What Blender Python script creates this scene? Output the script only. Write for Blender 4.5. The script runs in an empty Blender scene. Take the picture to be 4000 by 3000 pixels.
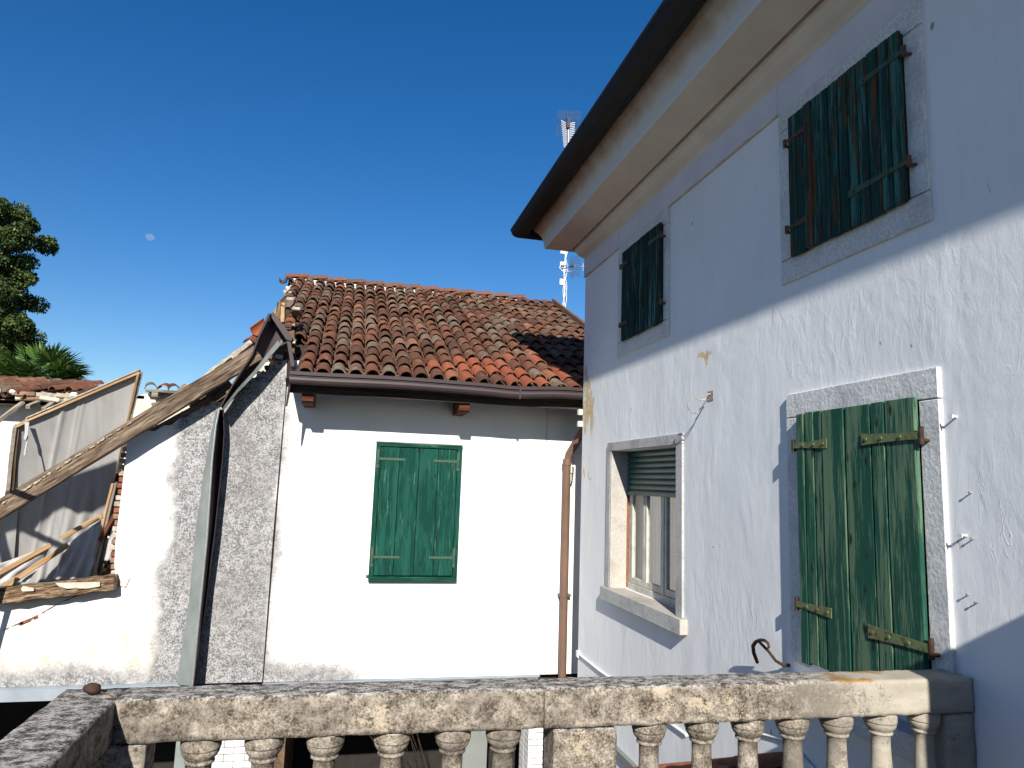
import bpy, bmesh, math, random
import numpy as np
from mathutils import Vector, Matrix, noise
random.seed(7)
R = math.radians
sc = bpy.context.scene
COL = sc.collection

# ------------------------------------------------------------ camera, sky, sun
cam = bpy.data.cameras.new('camera'); camo = bpy.data.objects.new('camera', cam); COL.objects.link(camo)
cam.sensor_width = 36; cam.lens = 24.679; cam.clip_start = .05; cam.clip_end = 3000
m = Matrix(((0.97266501, -0.06530359, -0.22284125), (-0.22967724, -0.12912298, -0.96466348), (0.03422206, 0.98947597, -0.14059215)))
camo.matrix_world = m.to_4x4()
sc.camera = camo
world = bpy.data.worlds.new('World'); sc.world = world; world.use_nodes = True
wn = world.node_tree.nodes; wl = world.node_tree.links
bg = wn['Background']; sky = wn.new('ShaderNodeTexSky'); sky.sky_type = 'NISHITA'; sky.sun_disc = False
SUN = Vector((1, 4.4, -2.66)).normalized()
sky.sun_elevation = math.asin(-SUN.z); sky.sun_rotation = math.atan2(-SUN.x, -SUN.y)
sky.altitude = 0; sky.air_density = 1.0; sky.dust_density = 0.3; sky.ozone_density = 3.0
hs = wn.new('ShaderNodeHueSaturation'); hs.inputs['Saturation'].default_value = 1.36; hs.inputs['Hue'].default_value = .507; hs.inputs['Value'].default_value = .88
wl.new(sky.outputs[0], hs.inputs['Color']); wl.new(hs.outputs[0], bg.inputs[0]); bg.inputs[1].default_value = 0.076
sun = bpy.data.lights.new('sun', 'SUN'); suno = bpy.data.objects.new('sun', sun); COL.objects.link(suno)
sun.energy = 5.0; sun.angle = R(.53); sun.color = (1, .95, .87)
suno.rotation_euler = SUN.to_track_quat('-Z', 'Y').to_euler()
sc.view_settings.view_transform = 'Standard'; sc.view_settings.look = 'None'
sc.view_settings.exposure = 0.87; sc.view_settings.gamma = 1

# ------------------------------------------------------------ materials
class NT:
    def __init__(s, name, rough=.85, spec=.3):
        s.m = bpy.data.materials.new(name); s.m.use_nodes = True
        s.n = s.m.node_tree.nodes; s.l = s.m.node_tree.links
        s.b = s.n['Principled BSDF']; s.b.inputs['Roughness'].default_value = rough
        s.b.inputs['Specular IOR Level'].default_value = spec
        s.geo = s.n.new('ShaderNodeNewGeometry'); s.tc = s.n.new('ShaderNodeTexCoord'); s.oi = s.n.new('ShaderNodeObjectInfo')
    def lk(s, v, sock):
        if hasattr(v, 'links'): s.l.new(v, sock)
        elif isinstance(v, (tuple, list)): sock.default_value = (*v, 1) if len(v) == 3 and sock.type == 'RGBA' else v
        else: sock.default_value = v
    def pos(s): return s.geo.outputs['Position']
    def obj(s, off=True):
        if not off: return s.tc.outputs['Object']
        a = s.n.new('ShaderNodeVectorMath'); a.operation = 'ADD'; c = s.n.new('ShaderNodeCombineXYZ')
        mm = s.math('MULTIPLY', s.oi.outputs['Random'], 53.)
        for i in range(3): s.l.new(mm, c.inputs[i])
        s.l.new(s.tc.outputs['Object'], a.inputs[0]); s.l.new(c.outputs[0], a.inputs[1]); return a.outputs[0]
    def scale(s, v, sc3):
        a = s.n.new('ShaderNodeVectorMath'); a.operation = 'MULTIPLY'; s.l.new(v, a.inputs[0]); a.inputs[1].default_value = sc3; return a.outputs[0]
    def sep(s, v):
        a = s.n.new('ShaderNodeSeparateXYZ'); s.l.new(v, a.inputs[0]); return a.outputs
    def math(s, op, a, b=0., c=0.):
        x = s.n.new('ShaderNodeMath'); x.operation = op
        for i, v in enumerate((a, b, c)): s.lk(v, x.inputs[i])
        return x.outputs[0]
    def noise(s, v, scale, detail=4., rough=.6, dist=0.):
        x = s.n.new('ShaderNodeTexNoise'); s.l.new(v, x.inputs['Vector']); x.inputs['Scale'].default_value = scale
        x.inputs['Detail'].default_value = detail; x.inputs['Roughness'].default_value = rough; x.inputs['Distortion'].default_value = dist
        return x.outputs[0]
    def vor(s, v, scale, feature='F1'):
        x = s.n.new('ShaderNodeTexVoronoi'); x.feature = feature; s.l.new(v, x.inputs['Vector']); x.inputs['Scale'].default_value = scale; return x.outputs['Distance']
    def mr(s, v, a, b, c=0., d=1.):
        x = s.n.new('ShaderNodeMapRange'); x.clamp = True; s.lk(v, x.inputs[0])
        for i, k in enumerate((a, b, c, d)): s.lk(k, x.inputs[i + 1])
        return x.outputs[0]
    def mix(s, f, a, b, mode='MIX'):
        x = s.n.new('ShaderNodeMix'); x.data_type = 'RGBA'; x.blend_type = mode
        s.lk(f, x.inputs[0]); s.lk(a, x.inputs[6]); s.lk(b, x.inputs[7]); return x.outputs[2]
    def ramp(s, v, stops):
        x = s.n.new('ShaderNodeValToRGB'); s.l.new(v, x.inputs[0]); e = x.color_ramp.elements
        while len(e) < len(stops): e.new(.5)
        for i, (p, c) in enumerate(stops): e[i].position = p; e[i].color = (*c, 1)
        return x.outputs[0]
    def bump(s, h, strength=.3, dist=.01, prev=None):
        x = s.n.new('ShaderNodeBump'); x.inputs['Strength'].default_value = strength; x.inputs['Distance'].default_value = dist
        s.l.new(h, x.inputs['Height'])
        if prev: s.l.new(prev, x.inputs['Normal'])
        return x.outputs[0]
    def out(s, col, nrm=None, rough=None):
        s.lk(col, s.b.inputs['Base Color'])
        if nrm: s.l.new(nrm, s.b.inputs['Normal'])
        if rough is not None: s.lk(rough, s.b.inputs['Roughness'])
        return s.m

M = {}
def simple(name, col, rough=.7, metal=0, var=.25, scale=8., bump=.15, bd=.004):
    t = NT(name, rough); t.b.inputs['Metallic'].default_value = metal
    n = t.noise(t.pos(), scale, 6); c2 = tuple(max(0, c * (1 - var)) for c in col); c3 = tuple(min(1, c * (1 + var)) for c in col)
    M[name] = t.out(t.ramp(n, [(.3, c2), (.7, c3)]), t.bump(t.noise(t.pos(), scale * 6, 5), bump, bd)); return M[name]

def plaster_house():
    t = NT('house_plaster', .9, .2); p = t.pos(); x, y, z = t.sep(p)
    big = t.noise(p, .7, 3); mid = t.noise(t.scale(p, (1, 1, .5)), 5, 5)
    col = t.mix(t.mr(big, .3, .7), (.615, .635, .65), (.685, .70, .71))
    col = t.mix(t.mr(mid, .56, .76, 0, .35), col, (.56, .58, .60))
    # flaked paint near the far corner and one patch beside the small windows
    fl = t.noise(t.scale(p, (1, 1.25, .55)), 4.5, 8, .68)
    mask = t.math('MULTIPLY', t.mr(y, 7.75, 8.25), t.math('MULTIPLY', t.mr(z, 2.3, .9), t.mr(z, -1.0, .5)))
    band = t.math('MULTIPLY', t.mr(z, .35, .8), t.mr(z, 1.75, 1.25))
    mask = t.math('ADD', t.math('MULTIPLY', mask, .115), t.math('MULTIPLY', t.math('MULTIPLY', band, t.mr(y, 7.75, 8.1)), .11))
    d = t.math('ADD', t.math('ABSOLUTE', t.math('SUBTRACT', y, 5.27)), t.math('ABSOLUTE', t.math('SUBTRACT', z, 1.13)))
    mask = t.math('ADD', mask, t.mr(d, .19, .05, 0, .3))
    d2 = t.math('ADD', t.math('ABSOLUTE', t.math('SUBTRACT', y, 2.84)), t.math('MULTIPLY', t.math('ABSOLUTE', t.math('ADD', z, .12)), .3))
    mask = t.math('ADD', mask, t.mr(d2, .12, .03, 0, .16))
    f = t.mr(t.math('ADD', fl, mask), .69, .70)
    col = t.mix(f, col, t.mix(t.mr(t.noise(p, 14, 3), .4, .6), (.50, .37, .20), (.60, .47, .28)))
    # small chips
    chip = t.mr(t.noise(t.scale(p, (1, 1, .6)), 9, 4, .5), .74, .75)
    col = t.mix(chip, col, (.30, .25, .19))
    # faint vertical runs and grime in the low corner
    run = t.mr(t.noise(t.scale(p, (1, 9, .35)), 2.2, 4), .5, .75, 0, .22)
    col = t.mix(run, col, (.50, .52, .53))
    h1 = t.noise(t.scale(p, (1, 1.3, .7)), 1.5, 3, .5, .4)
    h2 = t.noise(t.scale(p, (1, 2.2, .9)), 6, 6, .55, .9)
    h3 = t.noise(t.scale(p, (1, 1, .6)), 75, 5, .65)
    zone = t.math('MULTIPLY', t.mr(t.noise(p, .8, 4), .42, .62, .12, 1.), t.mr(z, 2.2, .9, .35, 1.))
    b = t.bump(h1, .5, .03); b = t.bump(t.math('MULTIPLY', h2, zone), .42, .010, b)
    rn = t.noise(t.scale(p, (1, 1.9, .42)), 2.1, 5, .55, 1.6)
    ridge = t.mr(t.math('ABSOLUTE', t.math('SUBTRACT', rn, .5)), .0, .009, 1., 0.)
    ridge = t.math('MULTIPLY', ridge, t.mr(t.noise(p, 1.9, 3), .54, .62))
    b = t.bump(t.math('MULTIPLY', ridge, zone), .35, .008, b)
    b = t.bump(h3, .3, .0022, b); b = t.bump(t.math('SUBTRACT', 1, f), .5, .004, b)
    M['house_plaster'] = t.out(col, b)
plaster_house()

def white_render(name, mild=True, seed=0.):
    """white stucco with mildew; grey lichen where water ran from the roof valley"""
    t = NT(name, .9, .2); p = t.pos(); x, y, z = t.sep(p)
    wob = t.math('MULTIPLY', t.math('SUBTRACT', t.noise(p, 1.6, 4), .5), .55)
    xx = t.math('ADD', x, wob)
    m1 = t.math('MULTIPLY', t.mr(xx, -2.25, -1.85), t.mr(xx, -.48, -.98))
    low = t.mr(t.math('ADD', z, t.math('MULTIPLY', wob, .9)), -1.85, -2.5, 0, .95)
    low = t.math('MULTIPLY', low, t.mr(x, 1.2, -.2, .12, 1.))
    m = t.math('MAXIMUM', m1, low)
    sp = t.noise(p, 46, 8, .82); sp2 = t.noise(p, 13, 6, .7)
    spk = t.mr(t.math('ADD', t.math('MULTIPLY', sp, .75), t.math('MULTIPLY', sp2, .25)), .455, .545)
    grey = t.mix(spk, (.085, .087, .092), (.35, .345, .34))
    grey = t.mix(t.mr(t.noise(p, 1.3, 4), .45, .65, 0, .45), grey, (.17, .155, .15))
    white = t.mix(t.mr(t.noise(p, .9, 4), .35, .65), (.60, .585, .555), (.68, .665, .645))
    och = t.math('MULTIPLY', t.mr(t.noise(p, 2.3, 6, .7), .42, .66, 0, .85), t.math('MULTIPLY', t.mr(xx, -.2, -1.0), t.mr(z, -1.3, -2.1)))
    white = t.mix(och, white, (.42, .33, .17))
    cover = t.mr(t.math('ADD', m, t.math('MULTIPLY', t.math('SUBTRACT', sp, .5), 1.7)), .38, .66)
    col = t.mix(t.math('MULTIPLY', cover, t.mr(m, .03, .4)), white, grey)
    b = t.bump(t.noise(p, 60, 6, .7), .35, .004); b = t.bump(t.noise(p, 3, 4), .3, .02, b)
    M[name] = t.out(col, b)
white_render('annex_render')

def plain_white(name, c1, c2, sc_=2.5, bump=.4):
    t = NT(name, .9, .2); p = t.pos()
    col = t.mix(t.mr(t.noise(p, sc_, 6, .65), .35, .68), c1, c2)
    M[name] = t.out(col, t.bump(t.noise(p, 45, 6, .7), bump, .005))
plain_white('frieze_paint', (.50, .50, .55), (.57, .56, .60))
plain_white('cream_paint', (.52, .46, .38), (.62, .56, .47), 1.5, .15)
plain_white('stain_brown', (.22, .17, .12), (.32, .26, .19), 3, .2)  # brown tone for the thin cornice groove, darker than the cream
plain_white('white_brick', (.55, .54, .52), (.70, .69, .67), 9)
plain_white('mortar', (.42, .38, .33), (.62, .58, .52), 6)
plain_white('crust_pale', (.36, .31, .24), (.52, .47, .40), 14)
plain_white('crust', (.22, .185, .14), (.42, .375, .31), 14)
plain_white('old_plaster', (.42, .36, .28), (.62, .57, .49), 4)

def cornice_top():
    t = NT('cornice_paint', .9, .2); p = t.pos(); x, y, z = t.sep(p)
    f = t.mr(t.math('ADD', z, t.math('MULTIPLY', t.math('SUBTRACT', t.noise(p, 3.5, 6), .5), .22)), 3.28, 3.47)
    col = t.mix(f, (.54, .57, .60), (.30, .215, .13))
    spots = t.mr(t.noise(t.scale(p, (1, .8, 1.2)), 7, 4), .70, .72)
    col = t.mix(t.math('MULTIPLY', spots, f), col, (.10, .07, .045))
    M['cornice_paint'] = t.out(col, t.bump(t.noise(p, 40, 5), .25, .004))
cornice_top()

def stone_frame(name, c1, c2, grain=55, lo=.4):
    t = NT(name, .85, .25); p = t.pos()
    n = t.noise(p, grain, 6, .75); n2 = t.noise(p, 3.2, 5)
    col = t.mix(t.mr(n, .36, .64), c1, c2); col = t.mix(t.mr(n2, .5, .72, 0, .5), col, tuple(c * .62 for c in c1))
    b = t.bump(n, .5, .006); b = t.bump(t.noise(p, 12, 4), .4, .01, b)
    M[name] = t.out(col, b)
stone_frame('stone_white', (.42, .43, .43), (.66, .66, .65), 48)
stone_frame('stone_grey', (.20, .20, .20), (.55, .55, .54), 120)
stone_frame('stone_sill', (.27, .25, .22), (.46, .43, .385), 90)

def lichen_stone():
    t = NT('lichen_stone', .92, .2); p = t.pos(); x, y, z = t.sep(p); nz = t.sep(t.geo.outputs['Normal'])[2]
    top = t.mr(nz, .35, .8); clean = t.mr(t.math('ADD', x, t.math('MULTIPLY', t.math('SUBTRACT', t.noise(p, 5, 7, .75), .5), 1.1)), 1.85, 2.3)
    n1 = t.noise(t.scale(p, (1, 1, 1.1)), 14, 9, .8); n2 = t.noise(p, 100, 8, .9); n3 = t.noise(p, 2.4, 5, .6); n4 = t.noise(p, 6.5, 6, .65)
    mixn = t.math('ADD', t.math('MULTIPLY', n1, .45), t.math('MULTIPLY', n2, .55))
    side = t.ramp(mixn, [(.435, (.04, .033, .026)), (.465, (.105, .085, .064)), (.49, (.19, .162, .13)), (.525, (.245, .212, .172)), (.56, (.41, .365, .305))])
    side = t.mix(t.mr(t.math('ADD', n3, t.math('MULTIPLY', t.math('SUBTRACT', n2, .5), .6)), .50, .60, 0, .6), side, (.10, .09, .077))
    crust = t.mr(t.math('ADD', n4, t.math('MULTIPLY', t.math('SUBTRACT', n2, .5), .5)), .60, .625, 0, .8)
    side = t.mix(crust, side, (.42, .35, .26))
    topc = t.ramp(t.math('ADD', t.math('MULTIPLY', t.noise(t.scale(p, (.7, 1.2, 1)), 26, 8, .8), .5), t.math('MULTIPLY', n2, .5)),
                  [(.445, (.025, .023, .021)), (.475, (.07, .063, .056)), (.50, (.18, .165, .148)), (.53, (.40, .38, .35))])
    cl = t.mix(t.mr(t.noise(t.scale(p, (.7, 1, 2.2)), 7, 5), .35, .65), (.30, .27, .215), (.38, .345, .28))
    blot = t.mr(t.math('ADD', mixn, t.mr(x, 2.5, 1.9, -.02, .11)), .535, .56, 0, .85)
    clf = t.mix(blot, cl, (.085, .075, .062))
    # orange lichen
    s2 = t.mr(t.math('ADD', t.noise(p, 2.9, 5), t.mr(x, 1.9, 2.2, -.02, .1)), .63, .68)
    s2 = t.math('MULTIPLY', s2, t.math('MULTIPLY', t.mr(x, 2.62, 2.4), t.mr(x, 1.7, 1.95)))
    clt = t.mix(s2, cl, (.25, .135, .035))
    orange = t.mr(t.noise(p, 7.5, 3, .4), .735, .75)
    topc = t.mix(orange, topc, (.45, .15, .02))
    sidef = t.mix(clean, side, clf); topf = t.mix(t.mr(clean, .3, .8), topc, clt)
    pits = t.vor(p, 120); hb = t.math('ADD', t.math('MULTIPLY', n1, .6), t.math('MULTIPLY', n2, .5))
    b = t.bump(hb, t.mr(clean, 0, 1, .8, .25) if False else .7, .009); b = t.bump(pits, .25, .003, b)
    M['lichen_stone'] = t.out(t.mix(top, sidef, topf), b)
lichen_stone()

def tile_mat(name, stops, lich, lichc=(.26, .235, .19)):
    t = NT(name, .9, .2); o = t.obj(); p = t.pos()
    at = t.n.new('ShaderNodeAttribute'); at.attribute_name = 'rnd'
    rnd = t.math('FRACT', t.math('ADD', t.oi.outputs['Random'], at.outputs['Fac']))
    base = t.ramp(rnd, stops)
    n = t.noise(p, 22, 7, .7); n2 = t.noise(p, 60, 6, .75)
    col = t.mix(t.mr(n, .35, .66), base, t.mix(.55, base, (.035, .026, .02)))
    l = t.mr(t.math('ADD', t.math('ADD', t.math('MULTIPLY', n2, .6), t.math('MULTIPLY', t.noise(p, 9, 5), .4)), t.math('MULTIPLY', t.math('SUBTRACT', rnd, .5), lich[2])), lich[0], lich[1])
    col = t.mix(t.math('MULTIPLY', l, .8), col, lichc)
    M[name] = t.out(col, t.bump(n2, .5, .006))
tile_mat('old_tile', [(0, (.068, .034, .022)), (.25, (.115, .046, .026)), (.5, (.165, .055, .027)), (.68, (.12, .066, .04)), (.86, (.15, .108, .075)), (.97, (.25, .075, .028))], (.54, .59, .07), (.22, .19, .15))
tile_mat('new_tile', [(0, (.24, .068, .034)), (.5, (.30, .085, .040)), (1, (.27, .105, .058))], (.70, .78, .05))
tile_mat('ridge_clay', [(0, (.13, .06, .042)), (.5, (.18, .08, .05)), (1, (.11, .065, .05))], (.60, .68, .05), (.42, .37, .30))

def wood(name, c1, c2, c3, stretch=(.6, 9, 9), sc_=3., bump=.5):
    t = NT(name, .85, .2); o = t.obj()
    g = t.noise(t.scale(o, stretch), sc_, 7, .65, .6); g2 = t.noise(t.scale(o, (.35, 3, 3)), 2.4, 4)
    kn = t.mr(t.vor(t.scale(o, (1, 3, 3)), 2.2), .10, .02)
    col = t.ramp(g, [(.36, c1), (.5, c2), (.64, c3)]); col = t.mix(t.mr(g2, .45, .7, 0, .55), col, c1); col = t.mix(t.math('MULTIPLY', kn, .7), col, tuple(c * .5 for c in c1))
    M[name] = t.out(col, t.bump(g, bump, .006))
wood('old_beam_wood', (.035, .022, .013), (.12, .078, .044), (.21, .15, .098))
wood('rafter_wood', (.03, .02, .013), (.115, .08, .053), (.235, .18, .13), (.9, 9, 9), 4.)
wood('grey_wood', (.09, .075, .06), (.21, .18, .145), (.34, .30, .25))
wood('fresh_wood', (.21, .125, .06), (.31, .195, .10), (.38, .26, .15))
wood('red_wood', (.035, .014, .009), (.085, .024, .012), (.15, .05, .025))
wood('dark_wood', (.012, .009, .007), (.03, .022, .017), (.06, .04, .03))
wood('rotten_wood', (.02, .012, .007), (.12, .07, .035), (.30, .24, .17), (1.2, 6, 8), 5., 1.)

def peeling(name, paint1, paint2, wood1, wood2, lo, hi, woodlo, woodhi, st=(1.1, 16, 16)):
    """weathered paint running along the plank (local X)"""
    t = NT(name, .85, .08); o = t.obj()
    a = t.noise(t.scale(o, st), 1.5, 8, .66, .8); b_ = t.noise(t.scale(o, (st[0] * .5, 5, 5)), 1.4, 5)
    rn = t.oi.outputs['Random']
    fine = t.noise(t.scale(o, (2.2, 60, 60)), 2.4, 6, .8)
    v = t.math('ADD', t.math('ADD', t.math('MULTIPLY', a, .48), t.math('MULTIPLY', fine, .52)), t.math('MULTIPLY', t.math('SUBTRACT', b_, .5), .55))
    col = t.mix(t.mr(v, lo, hi), paint1, paint2)
    w = t.mr(t.math('ADD', t.noise(t.scale(o, (st[0] * .9, 13, 13)), 1.9, 7, .68, .5), t.math('MULTIPLY', t.math('SUBTRACT', rn, .5), .05)), woodlo, woodhi)
    wc = t.mix(t.mr(fine, .4, .6), wood1, wood2)
    col = t.mix(w, col, wc)
    kn = t.mr(t.vor(t.scale(o, (1, 2.6, 2.6)), 3.6), .15, .07)
    col = t.mix(t.math('MULTIPLY', kn, .9), col, (.015, .016, .013))
    b = t.bump(v, .5, .005); b = t.bump(t.math('SUBTRACT', 1, w), .6, .003, b); b = t.bump(fine, .35, .002, b)
    M[name] = t.out(col, b)
peeling('door_green', (.013, .062, .043), (.088, .148, .092), (.20, .11, .055), (.04, .05, .035), .485, .525, .70, .72)
peeling('annex_green', (.004, .034, .024), (.010, .062, .046), (.06, .14, .105), (.022, .085, .06), .46, .56, .575, .66, (1.3, 7, 7))
peeling('upper_green', (.010, .040, .036), (.045, .14, .125), (.035, .022, .018), (.13, .06, .028), .50, .60, .545, .565)
peeling('upper_teal', (.006, .026, .024), (.07, .17, .155), (.018, .014, .012), (.06, .045, .035), .52, .60, .56, .60)
simple('pin_rust', (.035, .017, .010), .8, 0, .6, 30, .4)
def rustpaint(name, c1, rust, lo, hi):
    t = NT(name, .7, .4); p = t.pos()
    M[name] = t.out(t.mix(t.mr(t.noise(p, 26, 6, .7), lo, hi), c1, rust), t.bump(t.noise(p, 60, 5), .4, .003))
rustpaint('strap_green', (.10, .135, .055), (.09, .05, .022), .50, .60)
rustpaint('strap_rust', (.11, .035, .018), (.05, .03, .02), .45, .6)
rustpaint('strap_pale', (.028, .072, .045), (.07, .04, .022), .52, .62)
rustpaint('rust', (.10, .04, .018), (.22, .09, .04), .4, .6)
simple('gutter_black', (.005, .0045, .004), .7, .0, .4, 5, .2)
simple('gutter_brown', (.030, .019, .020), .55, 0, .15, 4, .06)
simple('pipe_brown', (.125, .075, .052), .45, 0, .18, 3, .06)
simple('flashing_grey', (.20, .225, .215), .5, .2, .2, 3, .1)
simple('trough_brown', (.055, .043, .046), .5, .1, .3, 4, .1)
simple('flashing_shaded', (.022, .016, .018), .5, .2, .5, 3.5, .1)  # near-black copy of the flashing, shade of its inner faces painted in
simple('hook_iron', (.25, .22, .19), .6, 0, .8, 25)
simple('zinc', (.30, .34, .38), .45, .35, .2, 2.5, .08)
simple('galvanised', (.42, .43, .44), .35, .7, .15, 20, .05)
simple('white_paint', (.62, .62, .60), .6, 0, .08, 8, .2)
simple('window_paint', (.42, .41, .36), .6, 0, .25, 9, .4)
simple('shutter_plastic', (.014, .075, .064), .4, 0, .12, 6, .05)
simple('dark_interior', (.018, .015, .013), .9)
simple('grey_board', (.16, .17, .16), .8, 0, .12, 2)
simple('brick_red', (.17, .06, .035), .9, 0, .45, 12, .5)
simple('brick_mix', (.20, .12, .08), .9, 0, .45, 10, .5)
simple('ground_stone', (.055, .052, .05), .9, 0, .3, 1.5, .4)
simple('slab_concrete', (.26, .25, .23), .9, 0, .25, 3, .4)
simple('wire_dark', (.03, .03, .035), .5)
simple('wire_blue', (.05, .07, .11), .5)
simple('cable_white', (.60, .60, .58), .6)
simple('bark', (.07, .05, .035), .95, 0, .5, 6, .8, .02)
simple('rubble', (.12, .075, .045), .95, 0, .6, 7, .8, .02)
simple('roof_under', (.035, .025, .018), .9, 0, .4, 8)
simple('moss', (.035, .032, .022), .95, 0, .6, 30, .9, .01)

def cloth():
    t = NT('canvas_cloth', .95, .1); p = t.pos()
    n = t.noise(t.scale(p, (9, 1, .8)), 1.3, 5); c = t.mix(t.mr(n, .35, .7), (.38, .372, .36), (.31, .303, .295))
    st = t.mr(t.noise(p, 2.2, 6), .56, .75, 0, .35); c = t.mix(st, c, (.23, .215, .19))
    w = t.noise(t.scale(p, (70, 1, 70)), 3, 3)
    t.b.inputs['Subsurface Weight'].default_value = 0
    M['canvas_cloth'] = t.out(c, t.bump(w, .25, .002))
cloth()
def glass():
    t = NT('glass', .03, .5); t.b.inputs['Transmission Weight'].default_value = 1; t.b.inputs['IOR'].default_value = 1.45
    tr = t.n.new('ShaderNodeBsdfTransparent'); mx = t.n.new('ShaderNodeMixShader'); gl = t.n.new('ShaderNodeBsdfGlossy'); gl.inputs['Roughness'].default_value = .02
    mx.inputs[0].default_value = .12; t.l.new(tr.outputs[0], mx.inputs[1]); t.l.new(gl.outputs[0], mx.inputs[2])
    t.l.new(mx.outputs[0], t.n['Material Output'].inputs[0]); M['glass'] = t.m
glass()
def curtain():
    t = NT('curtain_cloth', .9, .1); x, y, z = t.sep(t.pos())
    w = t.math('SINE', t.math('MULTIPLY', y, 95)); c = t.mix(t.mr(w, -1, 1), (.40, .38, .33), (.62, .60, .54))
    M['curtain_cloth'] = t.out(c, t.bump(w, .4, .01))
curtain()
def leafm(name, a, b, c):
    t = NT(name, .55, .35); at = t.n.new('ShaderNodeAttribute'); at.attribute_name = 'rnd'
    col = t.ramp(at.outputs['Fac'], [(0, a), (.6, b), (1, c)])
    M[name] = t.out(col); 
    tl = t.n.new('ShaderNodeBsdfTranslucent'); t.l.new(col, tl.inputs[0]); mx = t.n.new('ShaderNodeMixShader'); mx.inputs[0].default_value = .22
    t.l.new(t.b.outputs[0], mx.inputs[1]); t.l.new(tl.outputs[0], mx.inputs[2]); t.l.new(mx.outputs[0], t.n['Material Output'].inputs[0])
leafm('tree_leaf', (.014, .034, .006), (.045, .085, .014), (.26, .24, .06))
leafm('palm_leaf', (.02, .06, .010), (.085, .16, .03), (.22, .29, .08))
def moonm():
    t = NT('moon_surface', 1, 0); n = t.noise(t.tc.outputs['Generated'], 2.6, 4)
    t.out(t.mix(t.mr(n, .42, .58), (.45, .48, .52), (.80, .80, .80)))
    tr = t.n.new('ShaderNodeBsdfTransparent'); mx = t.n.new('ShaderNodeMixShader'); mx.inputs[0].default_value = .075
    t.l.new(tr.outputs[0], mx.inputs[1]); t.l.new(t.b.outputs[0], mx.inputs[2]); t.l.new(mx.outputs[0], t.n['Material Output'].inputs[0]); M['moon_surface'] = t.m
moonm()

# ------------------------------------------------------------ mesh helpers
class MB:
    def __init__(s): s.v = []; s.f = []; s.sm = []
    def add(s, vs, fs, smooth=False):
        k = len(s.v); s.v += [tuple(v) for v in vs]; s.f += [tuple(i + k for i in f) for f in fs]; s.sm += [smooth] * len(fs); return s
    def box(s, x0, x1, y0, y1, z0, z1):
        return s.add([(x, y, z) for x in (x0, x1) for y in (y0, y1) for z in (z0, z1)],
                     [(0, 1, 3, 2), (4, 6, 7, 5), (0, 4, 5, 1), (2, 3, 7, 6), (0, 2, 6, 4), (1, 5, 7, 3)])
    def prism(s, poly, off):
        """poly = list of 3-D points, off = vector"""
        n = len(poly); a = [Vector(p) for p in poly]; b = [p + Vector(off) for p in a]
        s.add(a + b, [tuple(range(n)), tuple(range(2 * n - 1, n - 1, -1))] + [(i, i + n, (i + 1) % n + n, (i + 1) % n) for i in range(n)]); return s
    def tube(s, pts, r, n=8, cap=True, smooth=True):
        pts = [Vector(p) for p in pts]; rs = r if isinstance(r, (list, tuple)) else [r] * len(pts); rings = []; up = None
        for i, p in enumerate(pts):
            d = (pts[min(i + 1, len(pts) - 1)] - pts[max(i - 1, 0)]).normalized()
            if up is None: up = Vector((0, 0, 1)) if abs(d.z) < .9 else Vector((1, 0, 0))
            u = (up - d * up.dot(d)).normalized(); up = u; w = d.cross(u)
            rings.append([p + (u * math.cos(a) + w * math.sin(a)) * rs[i] for a in [2 * math.pi * k / n for k in range(n)]])
        vs = [v for rg in rings for v in rg]
        fs = [(i * n + k, i * n + (k + 1) % n, (i + 1) * n + (k + 1) % n, (i + 1) * n + k) for i in range(len(pts) - 1) for k in range(n)]
        s.add(vs, fs, smooth)
        if cap: s.add(rings[0] + rings[-1], [tuple(range(n - 1, -1, -1)), tuple(range(n, 2 * n))])
        return s
    def lathe(s, prof, c, n=20):
        """prof=[(r,z)], c=centre"""
        vs = [(c[0] + r * math.cos(2 * math.pi * k / n), c[1] + r * math.sin(2 * math.pi * k / n), c[2] + z) for r, z in prof for k in range(n)]
        s.add(vs, [(i * n + k, i * n + (k + 1) % n, (i + 1) * n + (k + 1) % n, (i + 1) * n + k) for i in range(len(prof) - 1) for k in range(n)], True); return s
    def strip(s, A, B, smooth=False):
        n = len(A); s.add(list(A) + list(B), [(i, i + 1, n + i + 1, n + i) for i in range(n - 1)], smooth); return s
    def mesh(s, name, mat):
        me = bpy.data.meshes.new(name); me.from_pydata(s.v, [], s.f); me.materials.append(M[mat] if isinstance(mat, str) else mat)
        me.polygons.foreach_set('use_smooth', s.sm); me.update(); return me
    def build(s, name, mat, parent=None, bevel=0, fix=True):
        me = s.mesh(name, mat)
        if fix or bevel:
            bm = bmesh.new(); bm.from_mesh(me)
            if bevel:
                bmesh.ops.remove_doubles(bm, verts=bm.verts, dist=1e-5)
            if fix: bmesh.ops.recalc_face_normals(bm, faces=bm.faces)
            if bevel: bmesh.ops.bevel(bm, geom=bm.edges[:], offset=bevel, segments=1, affect='EDGES', clamp_overlap=True)
            bm.to_mesh(me); bm.free()
        return link(name, me, parent)
def link(name, me, parent=None, mtx=None):
    o = bpy.data.objects.new(name, me); COL.objects.link(o)
    if mtx is not None: o.matrix_world = mtx
    if parent:
        o.parent = parent
        if mtx is None: o.matrix_parent_inverse = pinv(parent)
        else:
            o.matrix_parent_inverse = pinv(parent); o.matrix_basis = mtx
    return o
def pinv(o):
    mw = Matrix.Identity(4); q = o
    while q: mw = q.matrix_parent_inverse @ (q.matrix_basis) if False else (q.matrix_parent_inverse @ q.matrix_basis) @ mw if False else mw; q = None
    return world_of(o).inverted()
def world_of(o):
    if o.parent: return world_of(o.parent) @ o.matrix_parent_inverse @ o.matrix_basis
    return o.matrix_basis.copy()
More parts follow.
